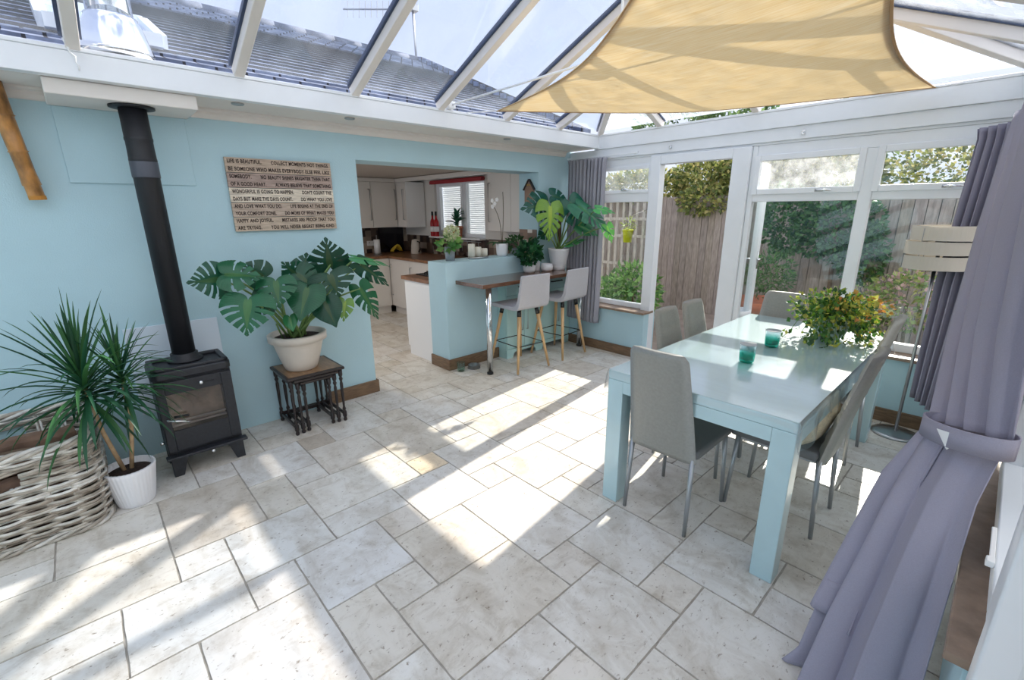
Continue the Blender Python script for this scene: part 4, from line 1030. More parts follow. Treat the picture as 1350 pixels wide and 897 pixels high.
    # small kitchen things
    for x,lb in ((-2.76,'red rosé bottle with black cap at the left end of the kitchen sill'),(-2.62,'red rosé bottle with black cap nearer the kitchen window')):
        z=1.205; y=4.17
        if x<-2.66: z=1.205; x=-2.60
        else: x=-2.50
        t=thing('drink_bottle',lb,'bottle',(x,y,z),'bottles on the kitchen sill')
        MB().lathe([(0,0),(.038,0),(.04,.01),(.04,.20),(.034,.235),(.015,.27),(.013,.33),(0,.33)],(x,y,z),20).build('glass_body',M['rosebottle'],t,smooth=True)
        MB().lathe([(0,0),(.016,0),(.016,.06),(0,.062)],(x,y,z+.315),14).build('cap',M['blackcap'],t,smooth=True)
        MB().lathe([(.0405,.07),(.0405,.15)],(x,y,z),20).build('bottle_label',M['socket'],t,smooth=True)
    P=(-1.97,4.18,1.205)
    t=simple_pot('potted_plant','bushy green plant in a terracotta pot on the kitchen window sill','potted plant',P,[(0,0),(.07,0),(.08,.14),(.086,.14),(.086,.165),(.076,.165),(.07,.14),(0,.14)],M['terracotta'])
    mb=MB(); rn=random.Random(5)
    for k in range(26):
        mb.cur=rn.choice([(.03,.14,.08),(.05,.20,.10),(.02,.10,.06)]); strap_leaf(mb,(P[0],P[1],P[2]+.16+rn.uniform(0,.16)),k*2.4,R(rn.uniform(15,70)),rn.uniform(.12,.19),.07,.5)
    mb.build('foliage',M['leaf'],t,smooth=True); MB().tube([(P[0],P[1],P[2]+.13),(P[0],P[1],P[2]+.34)],.008,6).build('stem',M['stem'],t)
    t=thing('wall_socket','white double socket on the dark kitchen tiles','socket',(-3.56,3.56,1.05)); MB().box(-3.566,3.50,1.04,-3.553,3.66,1.12).build('face_plate',M['socket'],t,bevel=.002); m=MB(); [m.box(-3.5535,y,1.085,-3.5525,y+.02,1.10) for y in (3.53,3.61)]; m.build('switches',M['steel'],t)
    P=(-3.25,3.52,.92); t=thing('paper_towel_roll','white kitchen paper roll standing on a holder on the worktop','paper towel',P); MB().lathe([(0,0),(.07,0),(.07,.008),(.008,.012),(.008,.30),(0,.31)],P,20).build('holder',M['steel'],t,smooth=True); MB().lathe([(.02,.015),(.05,.015),(.05,.235),(.02,.235)],P,24).build('roll',M['socket'],t,smooth=True)
    t=thing('bunch_of_bananas','yellow bananas lying against the black splashback','bananas',(-3.35,3.93,.92)); 
    for k in range(4):
        m=MB(); pts=[(-3.40+.03*k+.01*u,3.83+.17*u,.94+.10*sin(pi*u)*(.6+.15*k)) for u in [i/6 for i in range(7)]]; m.tube(pts,[.008,.016,.018,.018,.018,.015,.006],8); m.build('banana',M['banana'],t,smooth=True)
    P=(-2.90,4.02,.92); t=thing('electric_kettle','cream electric kettle on the kitchen worktop','kettle',P); MB().lathe([(0,0),(.08,0),(.085,.01),(.075,.12),(.06,.215),(.05,.225),(0,.235)],P,28).build('kettle_body',M['potbeige'],t,smooth=True)
    MB().tube([(P[0]+.06,P[1],P[2]+.20),(P[0]+.12,P[1],P[2]+.19),(P[0]+.125,P[1],P[2]+.08),(P[0]+.08,P[1],P[2]+.03)],.011,8).build('handle',M['blackgloss'],t,smooth=True)
    MB().tube([(P[0]-.055,P[1],P[2]+.18),(P[0]-.09,P[1],P[2]+.205)],[.018,.012],8).build('spout',M['potbeige'],t,smooth=True)
    # utensil rail
    t=thing('utensil_rail','steel rail fixed below the kitchen window sill','rail',(-2.0,4.21,1.16)); MB().tube([(-2.72,4.205,1.155),(-1.45,4.205,1.155)],.006,8).build('rail',M['steel'],t,smooth=True)
    rn=random.Random(6); kinds=[('ladle','ladle'),('spatula','spatula'),('whisk','whisk'),('knife','knife'),('scissors','scissors')]
    names=['knife','scissors','ladle','spatula','slotted_spoon','masher','ladle','spatula','fork','spoon']
    labs=['black handled knife leftmost on the utensil rail','orange handled scissors hanging on the utensil rail','steel ladle next to the orange scissors on the rail','steel spatula hanging fourth from the left on the rail','steel slotted spoon hanging at mid rail behind the hydrangea','steel masher hanging just right of the hydrangea','second steel ladle hanging above the candles','second steel spatula hanging right of the second ladle','long steel fork hanging near the right end of the rail','steel spoon hanging rightmost on the rail']
    for i,nm in enumerate(names):
        x=-2.66+i*.13; y=4.195; L=rn.uniform(.17,.21)
        t=thing(nm,labs[i],nm.replace('_',' '),(x,y,1.15),'utensils on the kitchen rail')
        hm=M['orange'] if nm=='scissors' else (M['blackgloss'] if nm=='knife' else M['steel'])
        if nm=='scissors':
            m=MB()
            for s in (-1,1): m.tube([(x+s*.02+.016*cos(a),y,1.125+.02*sin(a)) for a in [k*pi/5 for k in range(11)]],.005,6,cap=False)
            m.build('handle',hm,t); m=MB(); m.beam((x-.01,y,1.10),(x+.004,y,1.0),.014,.003,up=(0,1,0)); m.beam((x+.01,y+.004,1.10),(x-.004,y+.004,1.0),.014,.003,up=(0,1,0)); m.build('blades',M['steel'],t)
            continue
        m=MB(); m.beam((x,y,1.152),(x,y,1.152-L*.5),.012,.006,up=(0,1,0)); m.build('handle',hm,t)
        m=MB(); m.beam((x,y,1.152-L*.5),(x,y,1.152-L*.75),.006,.004,up=(0,1,0))
        if nm in('ladle','spoon','slotted_spoon'): m.lathe([(0,-.02),(.02,-.015),(.03,0),(.026,0),(.018,-.012),(0,-.016)],(x,y-.01,1.152-L),16)
        elif nm=='knife': m.prism([(x-.012,1.152-L*.5),(x+.012,1.152-L*.5),(x+.010,1.152-L*.95),(x-.012,1.152-L*1.05)],y-.002,y+.002,'y')
        else: m.prism([(x-.02,1.152-L*.75),(x+.02,1.152-L*.75),(x+.026,1.152-L*1.05),(x-.026,1.152-L*1.05)],y-.002,y+.002,'y')
        m.build('head',M['steel'],t)
kitchen()
t=thing('kitchen_fill_light','round white fill light added out of view under the kitchen ceiling','fill light',(-1.5,1.5,2.05))  # added light source, out of view, to lift the dark kitchen
MB().lathe([(0,.045),(.19,.045),(.20,.03),(.19,0),(0,0)],(-1.5,1.5,2.043),32).build('housing',M['socket'],t,smooth=True)
em=bpy.data.materials.new('fill_light_glow'); em.use_nodes=True; p_=em.node_tree.nodes['Principled BSDF']; p_.inputs['Emission Color'].default_value=(1,.9,.78,1); p_.inputs['Emission Strength'].default_value=55
MB().lathe([(0,-.012),(.15,-.008),(.18,0),(0,0)],(-1.5,1.5,2.042),32).build('fill_glow_disc',em,t,smooth=True)

# ------------------------------------------------------------------ dining table
def table():
    x0,x1,y0,y1,h=2.385,3.285,1.94,3.86,.775; L=.092
    t=thing('dining_table','long pale aqua painted dining table under a clear plastic cover','dining table',((x0+x1)/2,(y0+y1)/2,0))
    MB().box(x0,y0,h-.05,x1,y1,h).build('tabletop',M['tableaqua'],t,bevel=.004)
    m=MB(); m.box(x0+L,y0+.001,h-.115,x1-L,y0+.03,h-.0505); m.box(x0+L,y1-.03,h-.115,x1-L,y1-.001,h-.0505); m.box(x0+.001,y0+L,h-.115,x0+.03,y1-L,h-.0505); m.box(x1-.03,y0+L,h-.115,x1-.001,y1-L,h-.0505); m.build('apron',M['tableaqua'],t)
    for x in (x0,x1-L):
        for y in (y0,y1-L): MB().box(x,y,0,x+L,y+L,h-.0505).build('leg',M['tableaqua'],t,bevel=.004)
    # plastic cover
    rnd=random.Random(7); n=60
    def ring():
        pts=[]
        for i in range(n): pts.append((x0+(x1-x0)*i/n,y0))
        for i in range(n*2): pts.append((x1,y0+(y1-y0)*i/(n*2)))
        for i in range(n): pts.append((x1-(x1-x0)*i/n,y1))
        for i in range(n*2): pts.append((x0,y1-(y1-y0)*i/(n*2)))
        return pts
    top=ring(); N=len(top); m=MB(); cx,cy=(x0+x1)/2,(y0+y1)/2
    rows=6
    for r in range(rows):
        for i,(x,y) in enumerate(top):
            if r==0: m.v.append((x,y,h+.003)); continue
            dep=.105*r/(rows-1)
            nx=1 if x>=x1-1e-6 else (-1 if x<=x0+1e-6 else 0); ny=1 if y>=y1-1e-6 else (-1 if y<=y0+1e-6 else 0)
            corner=min(abs(x-x0),abs(x1-x))+min(abs(y-y0),abs(y1-y))
            fl=(.006+.045*dep/.15*(.5+.5*sin(i*.55+2*sin(i*.13)))*(.5+.8*max(0,1-corner/.25)))
            side=1 if nx else .45
            m.v.append((x+nx*fl,y+ny*(fl*.6 if ny>0 else .003),h+.003-dep*(side if not(nx==0 and ny==-1) else .30)*(1+.25*sin(i*.21)+.3*max(0,1-corner/.15))))
    for r in range(rows-1):
        for i in range(N):
            j=(i+1)%N; m.f.append((r*N+i,r*N+j,(r+1)*N+j,(r+1)*N+i)); m.c.append((1,1,1))
    m.f.append(tuple(range(N))); m.c.append((1,1,1))
    c=m.build('table_cover',M['film'],smooth=False); 
    for p in c.data.polygons: p.use_smooth=len(p.vertices)==4
    tag(c,'clear plastic cover draped over the aqua dining table','table cover')
table()
def chair():
    t=thing('dining_chair','','dining chair',(0,0,0),'grey dining chairs around the table')
    # local: seat centre at origin, back at y=-.20 (rear), faces +y
    m=MB(); 
    pr=[(-.19,-.20),(.19,-.20),(.185,.21),(-.185,.21)]
    m.prism(pr,.415,.462); m.build('seat',M['leatherdk'],t,bevel=.018,world=False,seg=3)
    # back panel : trapezoid curved, with stitch lines
    def panel(off,name,matl,groove):
        mb=MB(); nz=24; nx=8; 
        for side in (0,1):
            for i in range(nz+1):
                u=i/nz; z=.40+.56*u; hw=.185-.035*u; 
                if u>.94: hw-=.02*((u-.94)/.06)**2
                yb=-.206-.112*u**1.15 
                for j in range(nx+1):
                    v=j/nx*2-1; x=hw*v; cv=-.018*(1-v*v)*u
                    th=.024*(1-.25*u)
                    y=yb+cv+(th if side==0 else -th)
                    if side==0 and groove:
                        for zz in (.52,.60,.68,.76,.84): y-=.005*math.exp(-((z-zz)/.010)**2)
                        y+=.004
                    if abs(v)>.99: y=yb+cv
                    mb.v.append((x,y,z))
        S=(nz+1)*(nx+1)
        for i in range(nz):
            for j in range(nx):
                a=i*(nx+1)+j
                mb.f.append((a,a+nx+1,a+nx+2,a+1)); mb.c.append((1,1,1)); b=a+S; mb.f.append((b,b+1,b+nx+2,b+nx+1)); mb.c.append((1,1,1))
        for j in range(nx):
            a=nz*(nx+1)+j; mb.f.append((a,a+S,a+S+1,a+1)); mb.c.append((1,1,1)); a=j; mb.f.append((a,a+1,a+S+1,a+S)); mb.c.append((1,1,1))
        for i in range(nz):
            for j in (0,nx):
                a=i*(nx+1)+j; q=(a,a+S,a+S+nx+1,a+nx+1); mb.f.append(q if j else q[::-1]); mb.c.append((1,1,1))
        return mb.build(name,matl,t,smooth=True,world=False)
    panel(0,'backrest',M['leather'],True)
    for sx in (-1,1):
        MB().tube([(sx*.165,-.205,.42),(sx*.175,-.23,.0)],[.013,.010],12).build('leg',M['chairleg'],t,smooth=True,world=False)
        MB().tube([(sx*.165,.17,.415),(sx*.178,.195,.0)],[.013,.010],12).build('leg',M['chairleg'],t,smooth=True,world=False)
    m=MB(); m.box(-.165,-.19,.40,.165,.185,.416); m.build('seat_frame',M['chairleg'],t,world=False)
    return t
c0=chair()
place(c0,(2.70,2.185,0),0,'grey high-back dining chair at the near end of the table')
for loc,rz,lb in (((2.56,2.76,0),R(-90),'grey dining chair on the door side, nearer of the two'),((2.56,3.13,0),R(-90),'grey dining chair on the door side, farther of the two'),
   ((2.60,3.63,0),R(180),'grey dining chair at the far end of the table by the window'),
   ((3.085,2.57,0),R(90),'grey dining chair holding the cream cushion, near the big curtain'),((3.025,3.50,0),R(90),'grey dining chair on the curtain side beside the floor lamp')):
    place(copy_tree(c0),loc,rz,lb)
# cushion
def cushion():
    t=thing('cushion','cream woven cushion leaning on the chair nearest the big curtain','cushion',(3.24,2.53,.47))
    m=MB(); n=14; 
    for side in (1,-1):
        for i in range(n+1):
            for j in range(n+1):
                u=i/n*2-1;v=j/n*2-1; th=.055*((1-u**4)*(1-v**4))**.6
                a=.17*u*(1-.06*v*v); b=.17*v*(1-.06*u*u)
                m.v.append((3.238+side*th*.85+.03*v,2.535+a*.88,.568+b*.56))
    S=(n+1)**2
    for i in range(n):
        for j in range(n):
            a=i*(n+1)+j; m.f.append((a,a+n+1,a+n+2,a+1)); m.c.append((1,1,1)); b=a+S; m.f.append((b,b+1,b+n+2,b+n+1)); m.c.append((1,1,1))
    m.build('cushion_cover',M['cushion'],t,smooth=True)
cushion()
# tumblers
def teal_glass():
    m,nt,p,out=base('teal_tumbler_glass'); N=nt.nodes; L=nt.links; N.remove(p)
    tc=N.new('ShaderNodeTexCoord'); sp=N.new('ShaderNodeSeparateXYZ'); L.new(tc.outputs['Object'],sp.inputs[0])
    mr=N.new('ShaderNodeMapRange'); mr.inputs['From Min'].default_value=.035; mr.inputs['From Max'].default_value=.075; L.new(sp.outputs['Z'],mr.inputs[0])
    mx=N.new('ShaderNodeMix'); mx.data_type='RGBA'; mx.inputs[6].default_value=(.10,.62,.55,1); mx.inputs[7].default_value=(.90,.95,.97,1); L.new(mr.outputs[0],mx.inputs[0])
    t=N.new('ShaderNodeBsdfTransparent'); L.new(mx.outputs[2],t.inputs[0]); g=N.new('ShaderNodeBsdfGlossy'); g.inputs['Roughness'].default_value=.03
    fr=schlick(nt,.06); ms=N.new('ShaderNodeMixShader'); L.new(fr,ms.inputs[0]); L.new(t.outputs[0],ms.inputs[1]); L.new(g.outputs[0],ms.inputs[2]); L.new(ms.outputs[0],out.inputs['Surface'])
    return m
TG=teal_glass()
for x,y,lb in ((2.845,2.57,'teal bottomed glass tumbler nearer the front end of the table'),(2.835,2.98,'teal bottomed glass tumbler nearer the ivy pot')):
    t=thing('glass_tumbler',lb,'glass',(x,y,.7785),'tumblers on the dining table')
    MB().lathe([(0,0),(.034,0),(.038,.008),(.042,.10),(.0395,.10),(.035,.016),(0,.016)],(0,0,0),32).build('tumbler_body',TG,t,smooth=True,world=False)
    MB().lathe([(.0395,.099),(.0425,.099),(.0425,.102),(.0395,.102)],(0,0,0),32).build('rim',M['steel'],t,smooth=True,world=False)
# ivy
def ivy():
    P=(3.02,3.45,.7785); t=thing('potted_ivy','trailing variegated ivy in a pale patterned pot on the dining table','potted plant',P)
    MB().lathe([(0,0),(.06,0),(.085,.03),(.10,.08),(.095,.13),(.085,.14),(.08,.13),(0,.12)],P,32).build('pot',mat('pale_patterned_pot',lin(205,220,218),.5,noise_s=25,noise_a=.5,col2=lin(110,130,120)),t,smooth=True)
    rnd=random.Random(17); mb=MB(); cols=[(.18,.34,.03),(.40,.48,.06),(.06,.17,.04),(.10,.24,.05),(.55,.52,.10),(.05,.12,.04)]
    red=[(.66,.36,.08),(.58,.48,.08),(.62,.26,.06),(.50,.50,.10)]
    leaf_blob(mb,ell((P[0],P[1],P[2]+.19),(.25,.22,.12),rnd,.35),720,.032,cols,rnd,.8)
    leaf_blob(mb,ell((P[0]+.14,P[1]-.02,P[2]+.23),(.16,.16,.07),rnd,.35),110,.034,red,rnd,.8)
    st=MB()
    for k in range(34):
        az=rnd.uniform(0,2*pi); L=rnd.uniform(.14,.34); prev=Vector((P[0],P[1],P[2]+.15)); pts=[prev]
        for i in range(1,9):
            u=i/8; q=Vector((P[0]+cos(az)*L*u,P[1]+sin(az)*L*u,max(P[2]+.015,P[2]+.15+.10*sin(pi*u)-.16*u*u-(.0 if L<.2 else .02)))); pts.append(q)
            leaf_blob(mb,lambda q=q:((q.x+rnd.gauss(0,.012),q.y+rnd.gauss(0,.012),max(P[2]+.01,q.z+rnd.gauss(0,.012))),(0,0,.5)),4,.035,cols if sin(az+.8)<.5 else cols+red,rnd,.8)
        st.tube(pts,.002,5)
    for i,v in enumerate(mb.v):
        if v[2]<P[2]+.004: mb.v[i]=(v[0],v[1],P[2]+.004)
    mb.build('foliage',M['leaf'],t); st.build('stems',M['stem'],t)
ivy()

# ------------------------------------------------------------------ floor lamp
def lamp():
    x,y=3.40,4.10; t=thing('floor_lamp','floor lamp with three-band cream drum shade by the far window','lamp',(x,y,0))
    MB().lathe([(0,0),(.14,0),(.142,.008),(.12,.018),(.03,.026),(0,.026)],(x,y,0),40).build('base',M['steel'],t,smooth=True)
    MB().tube([(x,y,.02),(x,y,1.42)],.010,12).build('pole',M['steel'],t,smooth=True)
    MB().lathe([(0,0),(.03,0),(.035,.06),(.02,.09),(0,.09)],(x,y,1.30),16).build('bulb',M['socket'],t,smooth=True)
    for i,(z0,z1,dx) in enumerate(((1.385,1.475,0.01),(1.295,1.377,-.008),(1.20,1.285,.0))):
        r=.170
        MB().lathe([(r,z0),(r,z1),(r-.003,z1),(r-.003,z0)],(x+dx,y,0),48).build('shade_band',M['lampshade'],t,smooth=False)
    m=MB()
    for a in (0,2.1,4.2): m.tube([(x+.165*cos(a),y+.165*sin(a),1.21),(x+.165*cos(a),y+.165*sin(a),1.46)],.0025,6); m.tube([(x+.165*cos(a),y+.165*sin(a),1.38),(x,y,1.38)],.0025,6)
    m.build('shade_frame',M['steel'],t)
lamp()

# ------------------------------------------------------------------ curtains
def sheet(mb,rows,nu,folds,amp,depthdir,seed=0,sharp=.35):
    """rows: list of (left,right) world points top to bottom, fold displacement along depthdir"""
    rnd=random.Random(seed); ph=[rnd.uniform(-.5,.5) for _ in range(folds+2)]
    base=len(mb.v); nv=len(rows)
    for k,row in enumerate(rows):
        l,r=Vector(row[0]),Vector(row[1]); am=row[2] if len(row)>2 else amp
        for i in range(nu+1):
            u=i/nu; a=u*folds; j=int(a); fr=a-j
            p0=ph[j];p1=ph[j+1]
            s=sin(2*pi*(a+.25*(p0*(1-fr)+p1*fr))); s=math.copysign(abs(s)**(1-sharp),s)
            d=Vector(depthdir)*am*s*(1+.4*p0)
            p=l.lerp(r,u)+d
            p+= (r-l).normalized()*(.5*am*cos(4*pi*a))*.5
            mb.v.append(tuple(p))
    for k in range(nv-1):
        for i in range(nu):
            a=base+k*(nu+1)+i; mb.f.append((a,a+1,a+nu+2,a+nu+1)); mb.c.append((1,1,1))
def interp(keys,n):
    out=[]
    for i in range(n+1):
        t=i/n; 
        for (t0,l0,r0,a0),(t1,l1,r1,a1) in zip(keys[:-1],keys[1:]):
            if t<=t1+1e-9:
                u=(t-t0)/(t1-t0); u=u*u*(3-2*u) if False else u
                out.append((Vector(l0).lerp(Vector(l1),u),Vector(r0).lerp(Vector(r1),u),a0+(a1-a0)*u)); break
    return out
t=thing('curtain','grey curtain hanging straight in the corner behind the bar','curtain',(.33,4.24,.3))
m=MB(); sheet(m,interp([(0,(.06,4.30,2.13),(.58,4.30,2.13),.022),(.06,(.07,4.30,2.07),(.57,4.30,2.07),.022),(1,(.10,4.27,.33),(.62,4.20,.33),.035)],40),150,10,.03,(0,1,0),3)
m.build('drape',M['curtain2'],t,smooth=True,solid=.003)
t=thing('curtain','grey curtain hanging beside the lamp at the far right corner','curtain',(3.55,4.15,.3))
m=MB(); sheet(m,interp([(0,(3.42,4.28,2.06),(3.66,4.22,2.09),.02),(.05,(3.43,4.28,2.0),(3.66,4.22,2.0),.02),(.55,(3.40,4.22,1.1),(3.66,4.10,1.1),.035),(1,(3.42,4.20,.29),(3.62,4.02,.22),.035)],40),110,6,.03,(.3,1,0),5)
m.build('drape',M['curtain'],t,smooth=True,solid=.003)
def bigcurtain():
    t=thing('curtain','large grey curtain gathered by a tieback in the right foreground','curtain',(3.66,2.2,0))
    # above the tieback
    top=[(0,(3.615,3.98,2.08),(3.775,2.2,2.10),.045),(.06,(3.615,3.95,1.98),(3.775,2.2,2.0),.05),(.35,(3.61,3.35,1.48),(3.79,2.2,1.6),.045),(.7,(3.617,2.85,1.05),(3.81,2.12,1.2),.035),(1,(3.637,2.20,.83),(3.835,2.02,.88),.016)]
    m=MB(); sheet(m,interp(top,44),220,4,.03,(-.8,-.5,0),11,.30)
    m.build('drape_upper',M['curtain'],t,smooth=True,solid=.004)
    bot=[(0,(3.645,2.18,.83),(3.825,2.02,.86),.012),(.2,(3.60,2.08,.66),(3.792,1.88,.70),.020),(.35,(3.575,1.96,.55),(3.785,1.78,.58),.026),(.5,(3.555,1.86,.42),(3.78,1.68,.47),.030),(.75,(3.52,1.70,.22),(3.775,1.58,.26),.034),(1,(3.495,1.545,.005),(3.77,1.48,.005),.038)]
    m=MB(); sheet(m,interp(bot,44),200,2,.03,(-.35,-.85,0),8,.05)
    m.build('drape_lower',M['curtain'],t,smooth=True,solid=.004)
    flap=[(0,(3.632,2.20,.82),(3.70,2.12,.82),.006),(.3,(3.55,2.10,.62),(3.66,2.0,.63),.012),(.65,(3.513,1.90,.43),(3.62,1.84,.44),.014),(1,(3.475,1.70,.215),(3.60,1.66,.20),.018)]
    m=MB(); sheet(m,interp(flap,30),70,1,.02,(-.35,-.85,0),2,.1)
    m.build('drape_edge',M['curtain'],t,smooth=True,solid=.004)
    foot=[(0,(3.50,1.76,.30),(3.58,1.74,.30),.008),(.7,(3.475,1.64,.06),(3.56,1.63,.06),.012),(1,(3.44,1.60,.006),(3.55,1.60,.006),.012)]
    m=MB(); sheet(m,interp(foot,16),40,1,.02,(-.35,-.85,0),2,.1)
    m.build('drape_hem',M['curtain'],t,smooth=True,solid=.004)
    # tieback band
    m=MB(); n=44
    for i in range(n+1):
        a=2*pi*i/n; ca,sa=cos(a),sin(a)
        x=3.737+.112*ca-.035*sa; y=2.085-.10*ca-.095*sa; z=.845+.022*ca+.010*sa
        for dz_ in (-.036,.036): m.v.append((x,y,z+dz_))
    for i in range(n): m.f.append((2*i,2*i+2,2*i+3,2*i+1)); m.c.append((1,1,1))
    m.build('tieback',M['curtain'],t,smooth=True,solid=.006)
    b=MB(); b.add([(3.700,1.990,.812),(3.735,1.972,.875),(3.665,2.010,.868),(3.703,1.987,.811),(3.738,1.968,.876),(3.668,2.006,.869)],[(0,1,2),(5,4,3),(0,3,4,1),(1,4,5,2),(2,5,3,0)])
    b.build('tieback_fastener',M['socket'],t)
bigcurtain()
for nm,a,b,lb in (('curtain_rail',(.02,4.33,2.15),(.95,4.33,2.15),'slim white curtain rail over the left window'),('curtain_rail',(3.80,1.6,2.13),(3.80,4.3,2.13),'slim white curtain rail along the right glazed wall')):
    t=thing(nm,lb,'curtain rail',a); MB().beam(a,b,.014,.018).build('rail',M['upvc'],t); 
    m=MB(); a_=Vector(a);b_=Vector(b)
    for k in (.08,.5,.92): 
        p=a_.lerp(b_,k); q=p+(Vector((0,.07,0)) if b_.x-a_.x>.5 else Vector((.08,0,0))); m.beam(p,q,.012,.012)
    m.build('bracket',M['upvc'],t)
for x,lb in ((1.27,'small chrome hook on the beam above the open door'),(2.41,'small chrome hook on the beam above the frosted pane')):
    t=thing('hook',lb,'hook',(x,4.40,2.17)); m=MB(); m.box(x-.012,4.39,2.155,x+.012,4.40,2.185); m.tube([(x,4.39,2.17),(x,4.37,2.165),(x,4.365,2.18)],.003,6); m.build('hook_body',M['chrome'],t)
for x,y,lb in ((.30,.885,'round downlight in the soffit above the text sign'),(.30,1.60,'round downlight in the soffit left of the kitchen opening'),(.30,3.13,'round downlight in the soffit over the breakfast bar')):
    t=thing('downlight',lb,'downlight',(x,y,2.235),'downlights in the soffit'); MB().lathe([(0,-.004),(.028,-.004),(.034,-.007),(.036,0),(0,0)],(x,y,2.235),20).build('trim_ring',M['steel'],t,smooth=True)
t=thing('frayed_string','short frayed white string hanging over the left eaves beam','string',(.435,.15,2.3)); m=MB(); m.tube([(.43,.135,2.40),(.434,.145,2.37),(.438,.15,2.34),(.436,.165,2.325),(.44,.162,2.30),(.437,.17,2.285),(.438,.168,2.265)],[.005,.006,.004,.005,.003,.005,.003],8); m.build('strand',M['rope'],t,smooth=True)

# ------------------------------------------------------------------ outside
g=MB(); g.box(-14,4.52,-.25,16,30,-.06); g.box(3.98,-14,-.25,16,4.52,-.06)
o=struct(g.build('ground',M['patio']))
def fence(x0,x1,y,h,z0=-.06,seed=0,kind='x'):
    rnd=random.Random(seed); m=MB(); x=x0
    while x<x1:
        w_=.098; c=rnd.uniform(.85,1.1); m.cur=(.36*c,.31*c,.27*c*rnd.uniform(.95,1.05)); hh=h+rnd.uniform(-.012,.012); a=rnd.uniform(-.004,.004)
        if kind=='x': m.hexa([(x,y+a,z0),(x+w_,y+a+.006,z0),(x+w_,y+a+.022,z0),(x,y+a+.010,z0)],[(x,y+a,hh),(x+w_,y+a+.006,hh),(x+w_,y+a+.022,hh),(x,y+a+.010,hh)])
        else: m.hexa([(y,x,z0),(y+.02,x,z0),(y+.02,x+w_,z0),(y,x+w_,z0)],[(y,x,hh),(y+.02,x,hh),(y+.02,x+w_,hh),(y,x+w_,hh)])
        x+=w_+.007
    return m
t=thing('garden_fence','tall weathered vertical board fence across the back of the patio','fence',(.8,7.3,0))
fence(-1.6,2.1,7.3,1.78,seed=1).build('boards',M['fence'],t)
m=MB(); m.cur=(.36,.32,.28); [m.box(-1.6,7.345,z,2.1,7.38,z+.08) for z in (.3,1.0,1.6)]; m.cur=(.10,.085,.07); m.box(-1.6,7.326,-.06,2.1,7.34,1.75); m.build('rails',M['fence'],t)
t=thing('garden_fence','grey vertical board fence seen through the right window','fence',(3.6,6.2,0))
fence(2.1,6.5,6.5,1.72,seed=2).build('boards',M['fence'],t)
m=MB(); m.cur=(.36,.32,.28); [m.box(2.1,6.545,z,6.5,6.58,z+.08) for z in (.3,1.0,1.6)]; m.cur=(.10,.085,.07); m.box(2.1,6.526,-.06,6.5,6.54,1.69); m.build('rails',M['fence'],t)
t=thing('garden_fence','board fence running along the right side of the garden','fence',(7.0,0,0)); fence(-8,6.5,6.9,1.7,seed=4,kind='y').build('boards',M['fence'],t)
t=thing('garden_trellis','grey wooden square trellis on posts behind the left window','trellis',(-1.0,6.6,0)); m=MB(); m.cur=(.44,.41,.37); rnd=random.Random(3)
x=-2.6
while x<-.12: m.box(x,6.60,.02,x+.045,6.62,1.74); x+=.125
for z in (.25,.7,1.15,1.42,1.70): m.box(-2.6,6.585,z,-.06,6.60,z+.045)
m.build('slats',M['fence'],t)
# hedge over fence
def bush(name,label,cat,blobs,n,size,cols,seed,asp=.6,trunk=None,group=None,kind=None,hang=0):
    rnd=random.Random(seed); c=blobs[0][0]; t=thing(name,label,cat,(c[0],c[1],0),group); m=MB()
    tot=sum(b[1][0]*b[1][2] for b in blobs)
    for bc,br in blobs: leaf_blob(m,ell(bc,br,rnd,.45),int(n*br[0]*br[2]/tot),size,cols,rnd,asp,hang)
    m.build('foliage',M['leaf'],t)
    if trunk: 
        k=MB(); 
        for a,b_,r in trunk: k.tube([a,Vector(a).lerp(Vector(b_),.5)+Vector((.03,.02,0)),b_],[r,r*.8,r*.6],8)
        k.build('branches',M['darkbark'],t)
    return t
HC=[(.16,.22,.06),(.30,.34,.09),(.42,.42,.14),(.10,.15,.05),(.50,.44,.18),(.22,.26,.10)]
bush('ivy_hedge','dense yellow-green ivy hedge spilling over the fence behind the open door','hedge',[((.2,7.52,2.05),(.6,.3,.34)),((.8,7.52,2.03),(.6,.3,.34)),((1.3,7.52,2.05),(.6,.3,.34)),((.3,7.3,1.72),(.45,.2,.22)),((-1.0,7.5,1.95),(1.0,.35,.30)),((1.9,7.5,2.0),(.6,.3,.34))],11000,.075,HC,31,.7,[((.9,7.5,0),(.9,7.5,1.9),.05)])
bush('climbing_ivy','dark green climber covering the fence left of the window mullion','climber',[((2.30,6.35,1.40),(.45,.14,.42)),((1.75,6.5,1.45),(.30,.15,.45)),((2.6,6.35,1.1),(.25,.12,.35))],3200,.06,[(.06,.16,.05),(.10,.22,.07),(.04,.11,.04)],32,.8,[((2.3,6.42,0),(2.3,6.42,1.4),.03)])
bush('ivy_hedge','low green growth along the fence top seen in the upper right pane','hedge',[((3.4,7.6,2.0),(1.2,.3,.34)),((4.6,7.6,1.95),(1.2,.3,.34))],5200,.06,HC,33,.7,[((4.0,7.6,0),(4.0,7.6,1.8),.04)])
bush('garden_shrub','light green leafy shrub outside below the yellow planter','shrub',[((.25,5.5,.50),(.40,.28,.40)),((-.15,5.6,.35),(.35,.25,.28))],1500,.085,[(.20,.38,.10),(.32,.50,.16),(.12,.26,.08)],34,.55,[((.25,5.5,-.06),(.25,5.5,.5),.02),((-.15,5.6,-.06),(-.15,5.6,.3),.02)])
bush('garden_shrub','pink flowered shrub outside behind the floor lamp','shrub',[((3.15,5.6,.75),(.30,.22,.30)),((2.75,5.7,.60),(.3,.2,.25))],1500,.05,[(.30,.40,.12),(.45,.45,.18),(.62,.40,.40),(.20,.30,.10)],35,.7,[((3.15,5.6,-.06),(3.15,5.6,.7),.02),((2.75,5.7,-.06),(2.75,5.7,.5),.02)])
